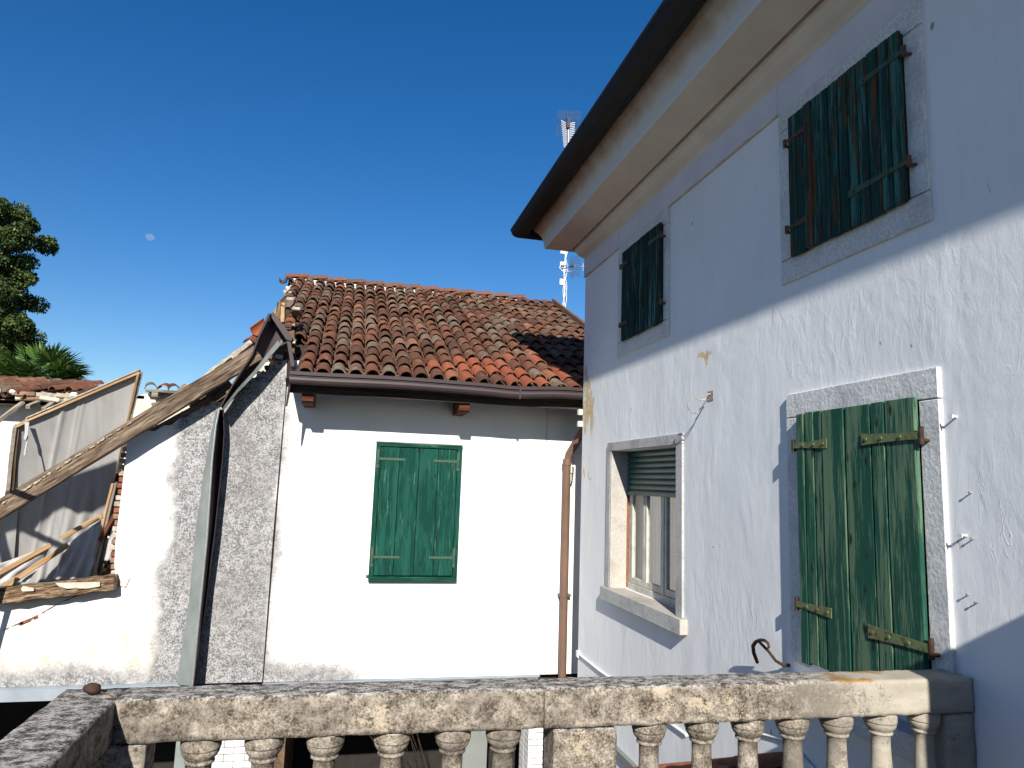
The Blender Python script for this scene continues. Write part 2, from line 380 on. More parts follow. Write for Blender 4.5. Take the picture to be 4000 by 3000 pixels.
def tag(o, label=None, cat=None, group=None, kind=None):
    if label: o['label'] = label
    if cat: o['category'] = cat
    if group: o['group'] = group
    if kind: o['kind'] = kind
    return o
def thing(name, label, cat, loc=(0, 0, 0), group=None):
    o = bpy.data.objects.new(name, None); COL.objects.link(o); o.empty_display_size = .2; o.matrix_basis = Matrix.Translation(loc)
    return tag(o, label, cat, group)
def rot_to(p0, p1, roll=0.):
    d = (Vector(p1) - Vector(p0)); x = d.normalized(); up = Vector((0, 0, 1)) if abs(x.z) < .95 else Vector((1, 0, 0))
    y = up.cross(x).normalized(); z = x.cross(y); m3 = Matrix((x, y, z)).transposed()
    return Matrix.Translation(Vector(p0)) @ m3.to_4x4() @ Matrix.Rotation(roll, 4, 'X')
def stick(name, p0, p1, w, h, mat, parent=None, seg=1, jit=0., roll=0., bevel=.003, taper=1.):
    """a timber from p0 to p1, local X along its length, w across, h up"""
    L = (Vector(p1) - Vector(p0)).length; mb = MB(); rings = []
    for i in range(seg + 1):
        x = L * i / seg; k = 1 + (taper - 1) * i / seg
        rings.append([(x, sy * w / 2 * k + random.uniform(-jit, jit), sz * h / 2 * k + random.uniform(-jit, jit)) for sy, sz in ((-1, -1), (1, -1), (1, 1), (-1, 1))])
    vs = [v for r in rings for v in r]; fs = [(i * 4 + k, i * 4 + (k + 1) % 4, (i + 1) * 4 + (k + 1) % 4, (i + 1) * 4 + k) for i in range(seg) for k in range(4)]
    fs += [(3, 2, 1, 0), tuple(seg * 4 + k for k in range(4))]; mb.add(vs, fs)
    me = mb.mesh(name, mat); bm = bmesh.new(); bm.from_mesh(me); bmesh.ops.recalc_face_normals(bm, faces=bm.faces)
    if bevel: bmesh.ops.bevel(bm, geom=[e for e in bm.edges], offset=bevel, segments=1, affect='EDGES', clamp_overlap=True)
    bm.to_mesh(me); bm.free()
    return link(name, me, parent, rot_to(p0, p1, roll))

X = 2.875            # face of the pale blue house wall (runs away from the camera)
YE = 8.41            # its far end
YB = 9.20            # face of the white annex
GZ = -5.3

# ------------------------------------------------------------ setting
g = MB(); g.add([(-900, -900, GZ), (900, -900, GZ), (900, 900, GZ), (-900, 900, GZ)], [(0, 1, 2, 3)]); tag(g.build('ground', 'ground_stone'), kind='structure')
tag(MB().box(-.98, X - .004, -1.6, 3.05, -1.93, -1.75).build('balcony_floor', 'slab_concrete'), kind='structure')

# ------------------------------------------------------------ pale blue house
H = thing('house', 'pale blue plastered house on the right with shuttered windows under a moulded cornice', 'house', (5, 4, GZ))
W0, W1, WZ0, WZ1 = 5.783, 7.373, -1.08, .397        # lower window opening
w = MB(); D = 3.3
w.box(X, D, W1, YE, GZ, 3.25); w.box(X, D, -8., W0, GZ, 3.25); w.box(X, D, W0, W1, GZ, WZ0); w.box(X, D, W0, W1, WZ1, 3.25)
w.box(D, 9, -8., YE, GZ, 3.25)
H_wall = w.build('wall', 'house_plaster', H, fix=True)
# side wing behind the viewer's right that shades the end of the balustrade
MB().box(2.165, X - .003, -.6, .78, GZ, .58).build('side_wing', 'house_plaster', H)
MB().box(-6.5, 2.15, -4.2, -1.75, GZ, .95).build('rear_wing', 'house_plaster', H)  # unseen block added to cut low sky light and bounce from behind
# frieze and cornice, mitred round the far corner
def sweep(prof, name, mat, y0=-8., x1=9.):
    mb = MB()
    for (q0, z0), (q1, z1) in zip(prof[:-1], prof[1:]):
        A = [(X - q0, y0, z0), (X - q0, YE + q0, z0), (x1, YE + q0, z0)]; B = [(X - q1, y0, z1), (X - q1, YE + q1, z1), (x1, YE + q1, z1)]
        mb.strip(A, B)
    return mb.build(name, mat, H, fix=False)
fz = MB()
def frieze(y0, y1):
    fz.box(X - .014, X + .01, y0, y1, 2.70, 2.93)
frieze(7.24, YE + .014); frieze(4.19, 5.94); frieze(-8., 2.89)
fz.box(X - .010, X + .01, 5.94, 7.24, 2.705, 2.93); fz.box(X - .010, X + .01, 2.89, 4.19, 2.705, 2.93)
fz.box(X - .014, 9, YE, YE + .014, 2.70, 2.93)
fz.build('frieze', 'frieze_paint', H)
for a, b in ((7.24, YE + .02), (4.19, 5.94), (-8., 2.89)): MB().box(X - .022, X - .002, a, b, 2.688, 2.702).build('frieze_moulding', 'old_plaster', H)
sweep([(.012, 2.925), (.016, 2.935), (.03, 2.955), (.052, 2.972), (.078, 2.995), (.098, 3.03), (.108, 3.06), (.112, 3.075)], 'cornice_cove', 'cream_paint')
sweep([(.112, 3.075), (.126, 3.078), (.126, 3.086)], 'cornice_fillet', 'cream_paint'); sweep([(.126, 3.086), (.134, 3.097), (.146, 3.098), (.148, 3.092), (.150, 3.097)], 'cornice_groove', 'stain_brown')
sweep([(.150, 3.097), (.16, 3.10), (.425, 3.165), (.44, 3.168)], 'cornice_soffit', 'cream_paint')
sweep([(.44, 3.168), (.446, 3.19), (.452, 3.24), (.462, 3.29), (.482, 3.345), (.515, 3.395), (.548, 3.43), (.572, 3.465), (.58, 3.50), (.6, 3.53)], 'cornice_crown', 'cornice_paint')
gp = [(.60, 3.545), (.60, 3.47), (.615, 3.425), (.645, 3.395), (.69, 3.383), (.745, 3.392), (.79, 3.42), (.818, 3.46), (.828, 3.50), (.838, 3.512), (.838, 3.54), (.822, 3.54), (.815, 3.50), (.78, 3.43), (.70, 3.40), (.63, 3.42), (.61, 3.47)]
sweep(gp, 'gutter', 'gutter_black')
rf = MB()
rf.add([(X - .62, -8., 3.53), (X - .62, YE + .62, 3.53), (9, YE + .62, 3.53), (9, -8., 3.53)], [(0, 1, 2, 3)])
rf.add([(X - .66, -8., 3.56), (X - .66, YE + .66, 3.56), (9, YE + .66, 3.56), (9, YE - 4.5, 5.4), (X + 4.5, YE - 4.5, 5.4), (X + 4.5, -8., 5.4)], [(0, 1, 4, 5), (1, 2, 3, 4)])
rf.build('roof', 'old_tile', H, fix=False)

def surround(y0, y1, z0, z1, iw, name='stone_surround', mat='stone_white', px=.018, heads=True, bottom=True):
    """stone frame built of separate blocks with open joints"""
    r = thing(name, None, None); r.parent = H; r.matrix_parent_inverse = world_of(H).inverted()
    a, b, t_, l = y0 + iw, y1 - iw, z1 - iw, z0 + iw; gj = .003
    def blk(ya, yb, za, zb): MB().box(X - px, X + .02, ya, yb, za, zb).build('stone_block', mat, r, bevel=.004)
    blk(y0, y1, t_ + gj, z1)
    blk(y0, a, l + gj if bottom else z0, t_ - gj); blk(b, y1, l + gj if bottom else z0, t_ - gj)
    if bottom: blk(y0, y1, z0, l - gj)
    return r
surround(2.895, 4.18, 1.424, 2.70, .165)
surround(5.945, 7.235, 1.424, 2.70, .165)
# French-style tall window on the balcony side: jambs, lintel, projecting sill
r = surround(2.895, 4.143, -1.06, .655, .16, bottom=False, px=.026)
MB().box(X - .145, X - .001, 2.86, 4.165, -1.26, -1.135).build('sill', 'stone_white', r, bevel=.006)
# rough mortar bead round the tall window

def shutter(parent, y0, y1, z0, z1, mat, leaves, hinges, x=.052, ragged=.012, pinmat='strap_rust', gap=.009):
    """ledged board shutter hung on wall X; leaves = [(from,to,[plank fractions])] with y fractions from the far side"""
    s = thing('shutter', None, None); s.parent = parent; s.matrix_parent_inverse = world_of(parent).inverted()
    for (fa, fb, cuts) in leaves:
        cs = [0] + cuts + [1]
        for i in range(len(cs) - 1):
            a = y1 - (y1 - y0) * (fa + (fb - fa) * cs[i]); b = y1 - (y1 - y0) * (fa + (fb - fa) * cs[i + 1])
            wd = abs(a - b) - gap; yc = (a + b) / 2; dx = random.uniform(-.003, .003)
            za = z0 + random.uniform(0, ragged); zb = z1 - random.uniform(0, ragged * .4)
            stick('plank', (X - x + .014 + dx, yc, za), (X - x + .014 + dx, yc + random.uniform(-.001, .001), zb), wd, .028, mat, s, seg=4, jit=.0008, bevel=.003)
        # backing ledges seen through the gaps
    MB().box(X - .026, X - .019, y0 + .006, y1 - .006, z0 + .02, z1 - .02).build('ledge', 'dark_interior', s)
    for (side, zf, ln, hm, ht) in hinges:
        zc = z1 - (z1 - z0) * zf; sgn = 1 if side == 'far' else -1; ye = y1 if side == 'far' else y0
        mbh = MB(); yo = ye + sgn * .035; yi = ye - sgn * ln
        n = 5; top = []; 
        for i in range(n + 1):
            f = i / n; yy = yo + (yi - yo) * f; hh = ht * (.75 + .55 * f ** 2)
            top.append((yy, hh))
        v = []; 
        for yy, hh in top: v += [(X - x - .006, yy, zc - hh / 2), (X - x - .006, yy, zc + hh / 2), (X - x - .001, yy, zc + hh / 2), (X - x - .001, yy, zc - hh / 2)]
        f_ = []
        for i in range(n):
            for k in range(4): f_.append((i * 4 + k, i * 4 + (k + 1) % 4, (i + 1) * 4 + (k + 1) % 4, (i + 1) * 4 + k))
        f_ += [(0, 1, 2, 3), tuple(n * 4 + k for k in (3, 2, 1, 0))]
        mbh.add(v, f_); hg = mbh.build('strap_hinge', hm, s)
        pin = MB(); pin.tube([(X - x + .004, yo, zc - ht * .9), (X - x + .004, yo, zc + ht * .9)], .013, 8)
        pin.tube([(X - x + .004, yo, zc - ht * .5), (X + .01, yo + sgn * .015, zc - ht * .5)], .010, 6)
        pin.build('hinge_pin', pinmat, s)
        for q in ((.25, .6, .9) if ln > .1 else ()):
            yy = ye + (yi - ye) * q; MB().tube([(X - x - .012, yy, zc), (X - x - .004, yy, zc)], .010, 6).build('bolt', hm, s)
    return s
random.seed(11)
far6 = [.17, .33, .5, .66, .83]
s1 = shutter(H, 3.01, 4.015, 1.565, 2.57, 'upper_green', [(0, .495, far6), (.50, 1, [.16, .33, .5, .68, .84])],
        [('far', .17, .20, 'strap_rust', .030), ('far', .79, .20, 'strap_rust', .030), ('near', .155, .30, 'strap_pale', .034), ('near', .79, .42, 'strap_pale', .034)], x=.06)
s1['label'] = 'shutter with dark paint peeling to orange wood'
s2 = shutter(H, 6.05, 7.03, 1.565, 2.57, 'upper_teal', [(0, .495, [.2, .4, .6, .8]), (.50, 1, [.2, .42, .6, .8])],
        [('far', .15, .18, 'strap_rust', .030), ('far', .81, .18, 'strap_rust', .030), ('near', .14, .26, 'strap_pale', .034), ('near', .80, .0, 'strap_rust', .034)], x=.06)
s3 = shutter(H, 3.01, 3.985, -1.03, .513, 'door_green', [(0, .46, [.18, .38, .56]), (.463, 1, [.40, .60])],
        [('far', .135, .30, 'strap_green', .045), ('far', .775, .30, 'strap_green', .045), ('near', .13, .38, 'strap_green', .050), ('near', .80, .38, 'strap_green', .055)], x=.066, ragged=.02, pinmat='pin_rust', gap=.011)
s3['label'] = 'pale green peeling board shutter with rusty strap hinges'

# lower window: granite surround, sill, roller shutter half down, casements with curtains
LW = thing('window', None, None); LW.parent = H; LW.matrix_parent_inverse = world_of(H).inverted(); LW['label'] = 'granite framed window with roller shutter half down'
def lw(mb, n, mt, bevel=.0): return mb.build(n, mt, LW, bevel=bevel)
lw(MB().box(X - .022, X + .0, 5.66, 7.475, .398, .492), 'lintel', 'stone_grey', .003)
lw(MB().box(X - .022, X + .0, 7.376, 7.475, -1.078, .396), 'jamb', 'stone_grey', .003)
lw(MB().box(X - .022, X + .0, 5.66, 5.780, -1.078, .396), 'jamb', 'stone_grey', .003)
lw(MB().box(X - .067, X + .16, 5.60, 7.505, -1.205, -1.079), 'sill', 'stone_sill', .004)
lw(MB().box(X - .071, X - .0675, 5.60, 7.505, -1.205, -1.080), 'sill_face', 'stone_grey')
lw(MB().box(X - .018, X + .19, 7.353, 7.3725, -1.078, .396), 'reveal', 'stone_sill')
lw(MB().box(X + .01, X + .34, 5.786, 5.80, -1.078, .396), 'reveal', 'stone_sill')
xb = X + .185
# roller shutter slats
for i in range(8):
    zz = .385 - i * .058
    mb = MB(); pr = [(xb, zz), (xb - .010, zz - .012), (xb - .013, zz - .03), (xb - .008, zz - .047), (xb, zz - .053)]
    mb.strip([(a, 5.80, b) for a, b in pr], [(a, 7.35, b) for a, b in pr], True)
    if i == 7: mb.box(xb - .016, xb, 5.80, 7.35, zz - .056, zz - .02)
    mb.build('slat', 'shutter_plastic', LW, fix=False)
lw(MB().box(xb + .002, xb + .006, 5.80, 7.352, -.06, .392), 'shutter_backing', 'dark_interior')
zb0, zb1 = -1.03, -.03
fr = MB()
xc = X + .20
fr.box(xc, xc + .05, 7.30, 7.352, zb0, zb1); fr.box(xc, xc + .05, 5.80, 5.84, zb0, zb1)
lw(fr, 'window_frame', 'window_paint', .003)
lw(MB().box(xc - .012, xc + .06, 5.80, 7.352, zb0 - .05, zb0 + .012), 'window_board', 'window_paint', .004)
lw(MB().box(xc - .03, xc + .0, 7.3525, 7.372, -1.07, -.03), 'rusty_guide', 'rust')
for (a, b) in ((7.296, 6.935), (6.925, 6.50), (6.46, 5.84)):
    cs = MB(); t_ = .045
    cs.box(xc - .004, xc + .035, a - t_, a, zb0 + .015, zb1); cs.box(xc - .004, xc + .035, b, b + t_, zb0 + .015, zb1)
    cs.box(xc - .003, xc + .034, b + t_, a - t_, zb0 + .015, zb0 + .08)
    lw(cs, 'casement', 'window_paint', .003)
    lw(MB().box(xc + .014, xc + .018, b + t_, a - t_, zb0 + .08, zb1), 'pane', 'glass')
lw(MB().box(xc - .012, xc + .04, 6.46, 6.50, zb0 + .013, zb1), 'mullion', 'window_paint', .003)
cu = MB(); ys = [5.82 + i * (7.32 - 5.82) / 90 for i in range(91)]
cu.strip([(xc + .085 + .012 * math.sin(y * 90) + .004 * math.sin(y * 37), y, zb0) for y in ys], [(xc + .085 + .009 * math.sin(y * 90 + .3), y, zb1 + .06) for y in ys], True)
lw(cu, 'curtain', 'curtain_cloth')
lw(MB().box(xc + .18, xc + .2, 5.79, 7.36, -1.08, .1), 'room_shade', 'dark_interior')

# things fixed to the house wall
def wallthing(name, label, cat, group=None): return thing(name, label, cat, (X, 5, 0), group)
hk = MB()
for (y, z) in ((5.19, .783), (5.304, .689)):
    pts = [(X, y, z)] + [(X - .055 - .045 * math.cos(a), y + .02, z - .0 - .055 * math.sin(a) + 0) for a in [math.pi * k / 8 for k in range(8, -1, -1)]]
    pts = [(X + .005, y, z)] + [(X - .03 - .05 * (1 - math.cos(a)), y + .03 * a / 3.1, z - .055 * math.sin(a)) for a in [math.pi * k / 9 for k in range(0, 10)]] + [(X - .131, y + .03, z + .03)]
    hk.tube(pts, .0055, 8)
hk.box(X - .004, X + .01, 5.15, 5.24, .73, .81)
o = tag(hk.build('wall_hook', 'hook_iron'), 'double curved iron hook fixed to the wall above the granite window', 'hook')
for (y, z, lab, ln) in ((2.82, .395, 'white shutter catch beside the tall green shutter, upper one near its top hinge', .032), (2.80, -.17, 'white shutter catch beside the tall green shutter, lower one over a stained patch', .036)):
    mb = MB(); mb.tube([(X + .005, y, z), (X - ln, y - .005, z + .003)], .006, 7); mb.box(X - ln - .006, X - ln, y - .016, y + .012, z - .008, z + .010)
    tag(mb.build('shutter_catch', 'white_paint'), lab, 'shutter catch', 'white catches right of the tall shutter')
for i, (y, z, lab) in enumerate(((2.757, .033, 'painted nail in the wall right of the tall shutter, highest of the row'), (2.760, -.181, 'painted nail in the wall level with the lower white catch'), (2.803, -.44, 'small painted nail in the wall below the lower white catch'), (2.760, -.471, 'painted nail nearest the diagonal shadow, lowest of the row'))):
    mb = MB(); mb.tube([(X + .004, y, z), (X - .014, y, z)], .004, 6); mb.tube([(X - .016, y, z), (X - .013, y, z)], .006, 8)
    tag(mb.build('nail', 'hook_iron'), lab, 'nail', 'nails in the wall right of the tall shutter')
for i, (y, z, lab) in enumerate(((2.30, 1.95, 'dark little hole plug high on the wall near the top right corner'),)): pass
# shutter holdback near the rail
mb = MB()
arc = [(X - .03, 4.52, -1.16), (X - .07, 4.50, -1.09), (X - .10, 4.46, -1.035), (X - .115, 4.40, -.995), (X - .12, 4.34, -.97), (X - .12, 4.29, -.962), (X - .118, 4.255, -.972), (X - .118, 4.245, -.995), (X - .118, 4.262, -1.008)]
mb.tube(arc, [.012, .013, .013, .012, .011, .010, .009, .008, .007], 8)
mb.tube([(X + .01, 4.20, -1.10), (X - .03, 4.22, -1.105), (X - .06, 4.26, -1.085), (X - .09, 4.30, -1.03), (X - .118, 4.36, -.985)], [.012, .011, .010, .010, .010], 8)
tag(mb.build('shutter_holdback', 'pin_rust'), 'rusty curved iron holdback sticking out left of the tall green shutter', 'holdback')
mb = MB(); mb.tube([(X - .012, 8.40, -1.99), (X - .014, 7.6, -2.0), (X - .012, 6.9, -1.985), (X - .014, 6.3, -2.0), (X - .012, 5.6, -1.99)], .014, 8)
mb.box(X - .03, X, 8.33, 8.40, -2.03, -1.96)
tag(mb.build('white_conduit', 'white_paint'), 'white conduit run along the house wall below the granite window', 'conduit')
mb = MB(); mb.tube([(X - .012, 5.2, -1.45), (X - .012, 4.8, -1.60), (X - .012, 4.5, -1.62), (X - .012, 4.2, -1.56), (X - .012, 3.6, -1.75)], .010, 8)
tag(mb.build('loose_cable', 'cable_white'), 'loose white cable on the house wall seen between the balusters', 'cable')
mb = MB(); mb.box(X - .05, X - .001, 4.9, 7.35, -2.66, -2.60)
tag(mb.build('cable_duct', 'grey_board', bevel=.004), 'grey cable duct low on the house wall seen below the rail', 'cable duct')

# ------------------------------------------------------------ half-round clay tiles
def tile_mesh(name, mat, L=.44, r0=.095, r1=.078, th=.013, n=8, arc=78, conc=False):
    """cover tile, local X down the slope -> from x=0 (low end, wide) to x=-L... built along +X going up the slope"""
    mb = MB(); A = [math.radians(-arc + 2 * arc * i / n) for i in range(n + 1)]; sg = -1 if conc else 1
    def ring(r, x): return [(x, r * math.sin(a), sg * (r * math.cos(a) - r0 * .2)) for a in A]
    o0, o1, i0, i1 = ring(r0, 0), ring(r1, L), ring(r0 - th, 0), ring(r1 - th, L)
    mb.strip(o0, o1, True); mb.strip(i1, i0, True); mb.strip(i0, o0); mb.strip(o1, i1)
    mb.add([o0[0], o1[0], i1[0], i0[0], o0[-1], o1[-1], i1[-1], i0[-1]], [(0, 1, 2, 3), (7, 6, 5, 4)])
    if conc:
        pass
    me = mb.mesh(name, mat); return me
T_OLD = tile_mesh('roof_tile', 'old_tile', .47); T_NEW = tile_mesh('roof_tile', 'new_tile', .47)
T_RIDGE = tile_mesh('ridge_tile', 'ridge_clay', .44, .125, .108, .016, 10)
P_OLD = tile_mesh('pan_tile', 'old_tile', .47, .078, .088, .012, 6, 75, True)
def tile_mtx(x, y, z, a, yaw=0, roll=0, dp=0):
    return Matrix.Translation((x, y, z)) @ Matrix.Rotation(math.pi / 2 + yaw, 4, 'Z') @ Matrix.Rotation(-(a + dp), 4, 'Y') @ Matrix.Rotation(roll, 4, 'X')
def join_tiles(name, me, mtxs, mat, parent):
    n = len(me.vertices); co = np.empty(n * 3); me.vertices.foreach_get('co', co); co = co.reshape(n, 3)
    polys = [tuple(p.vertices) for p in me.polygons]; sm = [p.use_smooth for p in me.polygons]
    V = []; F = []; S = []; rn = []
    for k, mt in enumerate(mtxs):
        a = np.array(mt); V.append(co @ a[:3, :3].T + a[:3, 3]); F += [tuple(i + k * n for i in p) for p in polys]; S += sm; rn += [random.random()] * len(polys)
    me2 = bpy.data.meshes.new(name); me2.from_pydata(np.concatenate(V).tolist(), [], F); me2.materials.append(M[mat]); me2.polygons.foreach_set('use_smooth', S)
    at = me2.attributes.new('rnd', 'FLOAT', 'FACE'); at.data.foreach_set('value', rn); me2.update()
    return tag(link(name, me2, parent), kind='stuff')

# ------------------------------------------------------------ white annex with tiled roof
A_ = thing('annex', 'white rendered annex with old clay tile roof, closed green shutter and brown gutter', 'house', (1, YB, GZ))
ZB = -2.44
w = MB()
w.box(-.785, 2.630, YB, YB + .35, ZB, 1.46); w.build('wall', 'annex_render', A_)
w = MB(); w.box(2.638, 4.0, YB + .002, YB + .35, ZB, 1.46); w.build('wall', 'annex_render', A_)
MB().box(-.80, 4.0, YB + .02, YB + .04, ZB, 1.4).build('joint', 'dark_interior', A_)
MB().box(3.98, 4.0, YB + .36, 19.4, GZ, 1.4).build('wall', 'annex_render', A_)
# gable wall filling up to the roof on the left (broken plaster and bricks)
w = MB(); w.prism([(-.80, YB + .36, GZ), (-.80, 14.3, GZ), (-.80, 14.3, 3.75), (-.80, YB + .36, 1.42)], (.3, 0, 0)); w.build('gable', 'rubble', A_)
AN = R(25); CA, SA = math.cos(AN), math.sin(AN)
EY, EZ = 8.47, 1.155                                   # eave line of the tiles (underside level)
roof = thing('roof', None, None); roof.parent = A_; roof.matrix_parent_inverse = world_of(A_).inverted()
dk = MB(); dk.prism([(0, 8.52, EZ - .01), (0, 14.34, EZ - .01 + 5.82 * math.tan(AN)), (0, 20.2, EZ), (0, 20.2, EZ - .12), (0, 14.34, EZ - .13 + 5.82 * math.tan(AN)), (0, 8.52, EZ - .10)], (4.68, 0, 0))
v = dk.v; dk.v = [(-.66 + a, b, c) for a, b, c in dk.v]; dk.build('roof_deck', 'roof_under', roof)
dk = MB(); dk.prism([(-1.05, 9.9, EZ - .04 + (9.9 - 8.52) * math.tan(AN)), (-1.36, 14.34, EZ - .04 + 5.82 * math.tan(AN)), (-.65, 14.34, EZ - .04 + 5.82 * math.tan(AN)), (-.65, 9.9, EZ - .04 + (9.9 - 8.52) * math.tan(AN))], (0, 0, -.10)); dk.build('roof_deck', 'roof_under', roof)
random.seed(5)
slots = []
PIT = .1966; ROW = .378
for k in range(-5, 24):
    for i in range(17):
        x = -.54 + k * PIT; y = EY + i * ROW * CA
        lim = -.62 if i < 4 else -.80 - .10 * (y - 8.47)
        if x < lim or x > 4.02: continue
        slots.append((k, i, x, y))
def new_at(k, i):
    rows = {8: (2,), 9: (1, 2), 10: (1, 2, 3) if False else (0, 1, 2), 11: (1, 2), 12: (1, 2, 3), 13: (0, 1, 2), 14: (0, 2, 3, 5), 15: (0, 1), 16: (0, 1, 2), 17: (0, 1, 2)}
    rows = {8: (1,), 9: (0, 1), 10: (0, 1, 2), 11: (1, 2), 12: (1, 2), 13: (0, 1, 2), 14: (0, 1, 3), 15: (0,), 16: (1, 3), 17: (1, 2), 18: (0, 1), 19: (0,)}
    return i in rows.get(k, ())
ind = []; rest = []; pans = []
rowj = {}
for (k, i, x, y) in slots:
    s_ = i * ROW; j = random.uniform(-.03, .03) if i else random.uniform(-.006, .006)
    zz = EZ + s_ * SA + .062; wav = .012 * math.sin(x * 1.7 + i * .4) + .008 * math.sin(i * .9 + x * 3)
    mt = tile_mtx(x + random.uniform(-.008, .008), y + j, zz + wav, AN, random.uniform(-.045, .045), random.uniform(-.06, .06), random.uniform(-.05, .0) - .045)
    hid = x > 2.95 + (y - 8.4) * .34
    if hid: rest.append(mt)
    else: ind.append((i, x, mt, new_at(k, i)))
    pm = tile_mtx(x + PIT / 2 + random.uniform(-.01, .01), y + .02 + random.uniform(-.03, .03), zz - .012 + wav, AN, random.uniform(-.04, .04), 0, -.035)
    pans.append(pm)
    if i >= 4 and k < -1 and x - PIT < lim: pans.append(tile_mtx(x - PIT / 2, y + .03, zz - .012, AN, random.uniform(-.1, .1), 0, -.035))
ind.sort(key=lambda t: t[0])
for (i, x, mt, nw) in ind[:300]:
    o = link('roof_tile', T_NEW if nw else T_OLD, roof, mt)
    if nw: o['label'] = 'new orange tile'
rest += [t[2] for t in ind[300:]]
join_tiles('upper_roof_tiles', T_OLD, rest, 'old_tile', roof)
join_tiles('pan_tiles', P_OLD, pans, 'old_tile', roof)
random.seed(9)
for i in range(13):
    mt = Matrix.Translation((3.55 - i * .378, 14.42, EZ + 5.95 * math.tan(AN) + .055)) @ Matrix.Rotation(random.uniform(-.02, .02), 4, 'Z') @ Matrix.Rotation(math.pi, 4, 'Z') @ Matrix.Rotation(.075, 4, 'Y')
    link('ridge_tile', T_RIDGE, roof, mt)
mb = MB()
for i in range(60):
    x = -1.32 + i * .083; mb.add(*[[(x + random.uniform(-.01, .09) * a, 14.28 + random.uniform(-.03, .03), 3.80 + .0 + b * .05) for a, b in ((0, 0), (1, 0), (1, 1), (0, 1))], [(0, 1, 2, 3)]])
mb = MB(); mb.box(-1.35, 3.62, 14.27, 14.55, EZ + 5.75 * math.tan(AN) - .03, EZ + 5.92 * math.tan(AN) + .0); mb.build('ridge_mortar', 'mortar', roof)
mb = MB(); mb.box(3.2, 4.02, 14.33, 14.6, EZ + 5.75 * math.tan(AN), EZ + 5.85 * math.tan(AN) + .01); mb.build('ridge_mortar', 'moss', roof)
# verge flashing on the right
stick('verge_flashing', (4.14, 8.5, EZ + .10), (4.14, 14.25, EZ + .12 + 5.75 * math.tan(AN)), .06, .10, 'pipe_brown', roof)
# eave: fascia, soffit, rafters, corbels
MB().box(-.70, 4.0, 8.585, 8.615, .975, 1.17).build('fascia', 'dark_wood', A_)
MB().prism([(-.70, 8.62, 1.04), (-.70, YB + .1, 1.04 + .58 * math.tan(AN)), (-.70, YB + .1, 1.08 + .58 * math.tan(AN)), (-.70, 8.62, 1.08)], (4.6, 0, 0)).build('soffit', 'dark_wood', A_)
for (x, lab) in ((-.56, 0), (1.33, 1)):
    pr = [(8.63, 1.03), (8.63, .93), (8.64, .89), (8.67, .872), (8.72, .865), (YB, .865), (YB, 1.03)]
    MB().prism([(x, a, b) for a, b in pr], (.135, 0, 0)).build('corbel', 'red_wood', A_, bevel=.003)
# gutter: ogee profile, slightly dented
def gut(name, x0, x1, zofs, mat, parent, y0=8.42):
    pr = [(y0 + .11, .10), (y0 + .11, .02), (y0 + .06, -.045), (y0 + .02, -.05), (y0 - .005, -.03), (y0 - .015, .0), (y0 - .008, .03), (y0 + .012, .045), (y0 + .014, .052), (y0 - .006, .060), (y0 - .006, .100), (y0 + .01, .104), (y0 + .012, .06), (y0 + .03, .045), (y0 + .03, -.02), (y0 + .08, -.01), (y0 + .1, .03), (y0 + .1, .1)]
    xs = [x0 + (x1 - x0) * i / 24 for i in range(25)]; mb = MB()
    for (a, b) in zip(pr[:-1], pr[1:]):
        A = []; B = []
        for x in xs:
            zo = zofs(x); A.append((x, a[0], a[1] + zo)); B.append((x, b[0], b[1] + zo))
        mb.strip(A, B, False)
    for x in (x0, x1): mb.add([(x, a, b + zofs(x)) for a, b in pr[:11]], [tuple(range(11))])
    return mb.build(name, mat, parent, fix=False)
def sag(x): return 1.112 + (.018 if x > 0 else .014) * x * .0 + .020 * (x + .7) / 3.5 - .025 * math.exp(-((x - 2.05) / .35) ** 2) + .006 * math.sin(x * 3)
gut('gutter', -.70, 2.93, sag, 'gutter_brown', A_)
gb = MB()
for x in (2.05,): gb.box(x - .012, x + .012, 8.402, 8.43, sag(x) - .055, sag(x) + .105)
gb.build('gutter_joint', 'gutter_brown', A_)
# left end of the roof: upturned flashing and pointed wall flashing
mb = MB(); mb.prism([(-.745, 8.44, 1.12), (-.745, 8.60, 1.16), (-.80, 9.30, 1.52), (-.80, 9.30, 1.40), (-.745, 8.60, 1.04)], (.05, 0, 0)); mb.build('end_flashing', 'gutter_brown', A_)
mb = MB(); mb.prism([(-.70, 8.44, 1.12), (-.70, 8.62, 1.13), (-.725, 8.50, .80)], (.02, 0, 0)); mb.build('end_flashing', 'gutter_brown', A_)
mb = MB(); mb.prism([(-0.754,9.350,1.545), (-0.665,9.350,1.511), (-0.622,9.350,1.393), (-0.659,9.350,1.344), (-0.722,9.350,1.333)], (0, .05, 0)); mb.build('end_flashing', 'gutter_brown', A_)
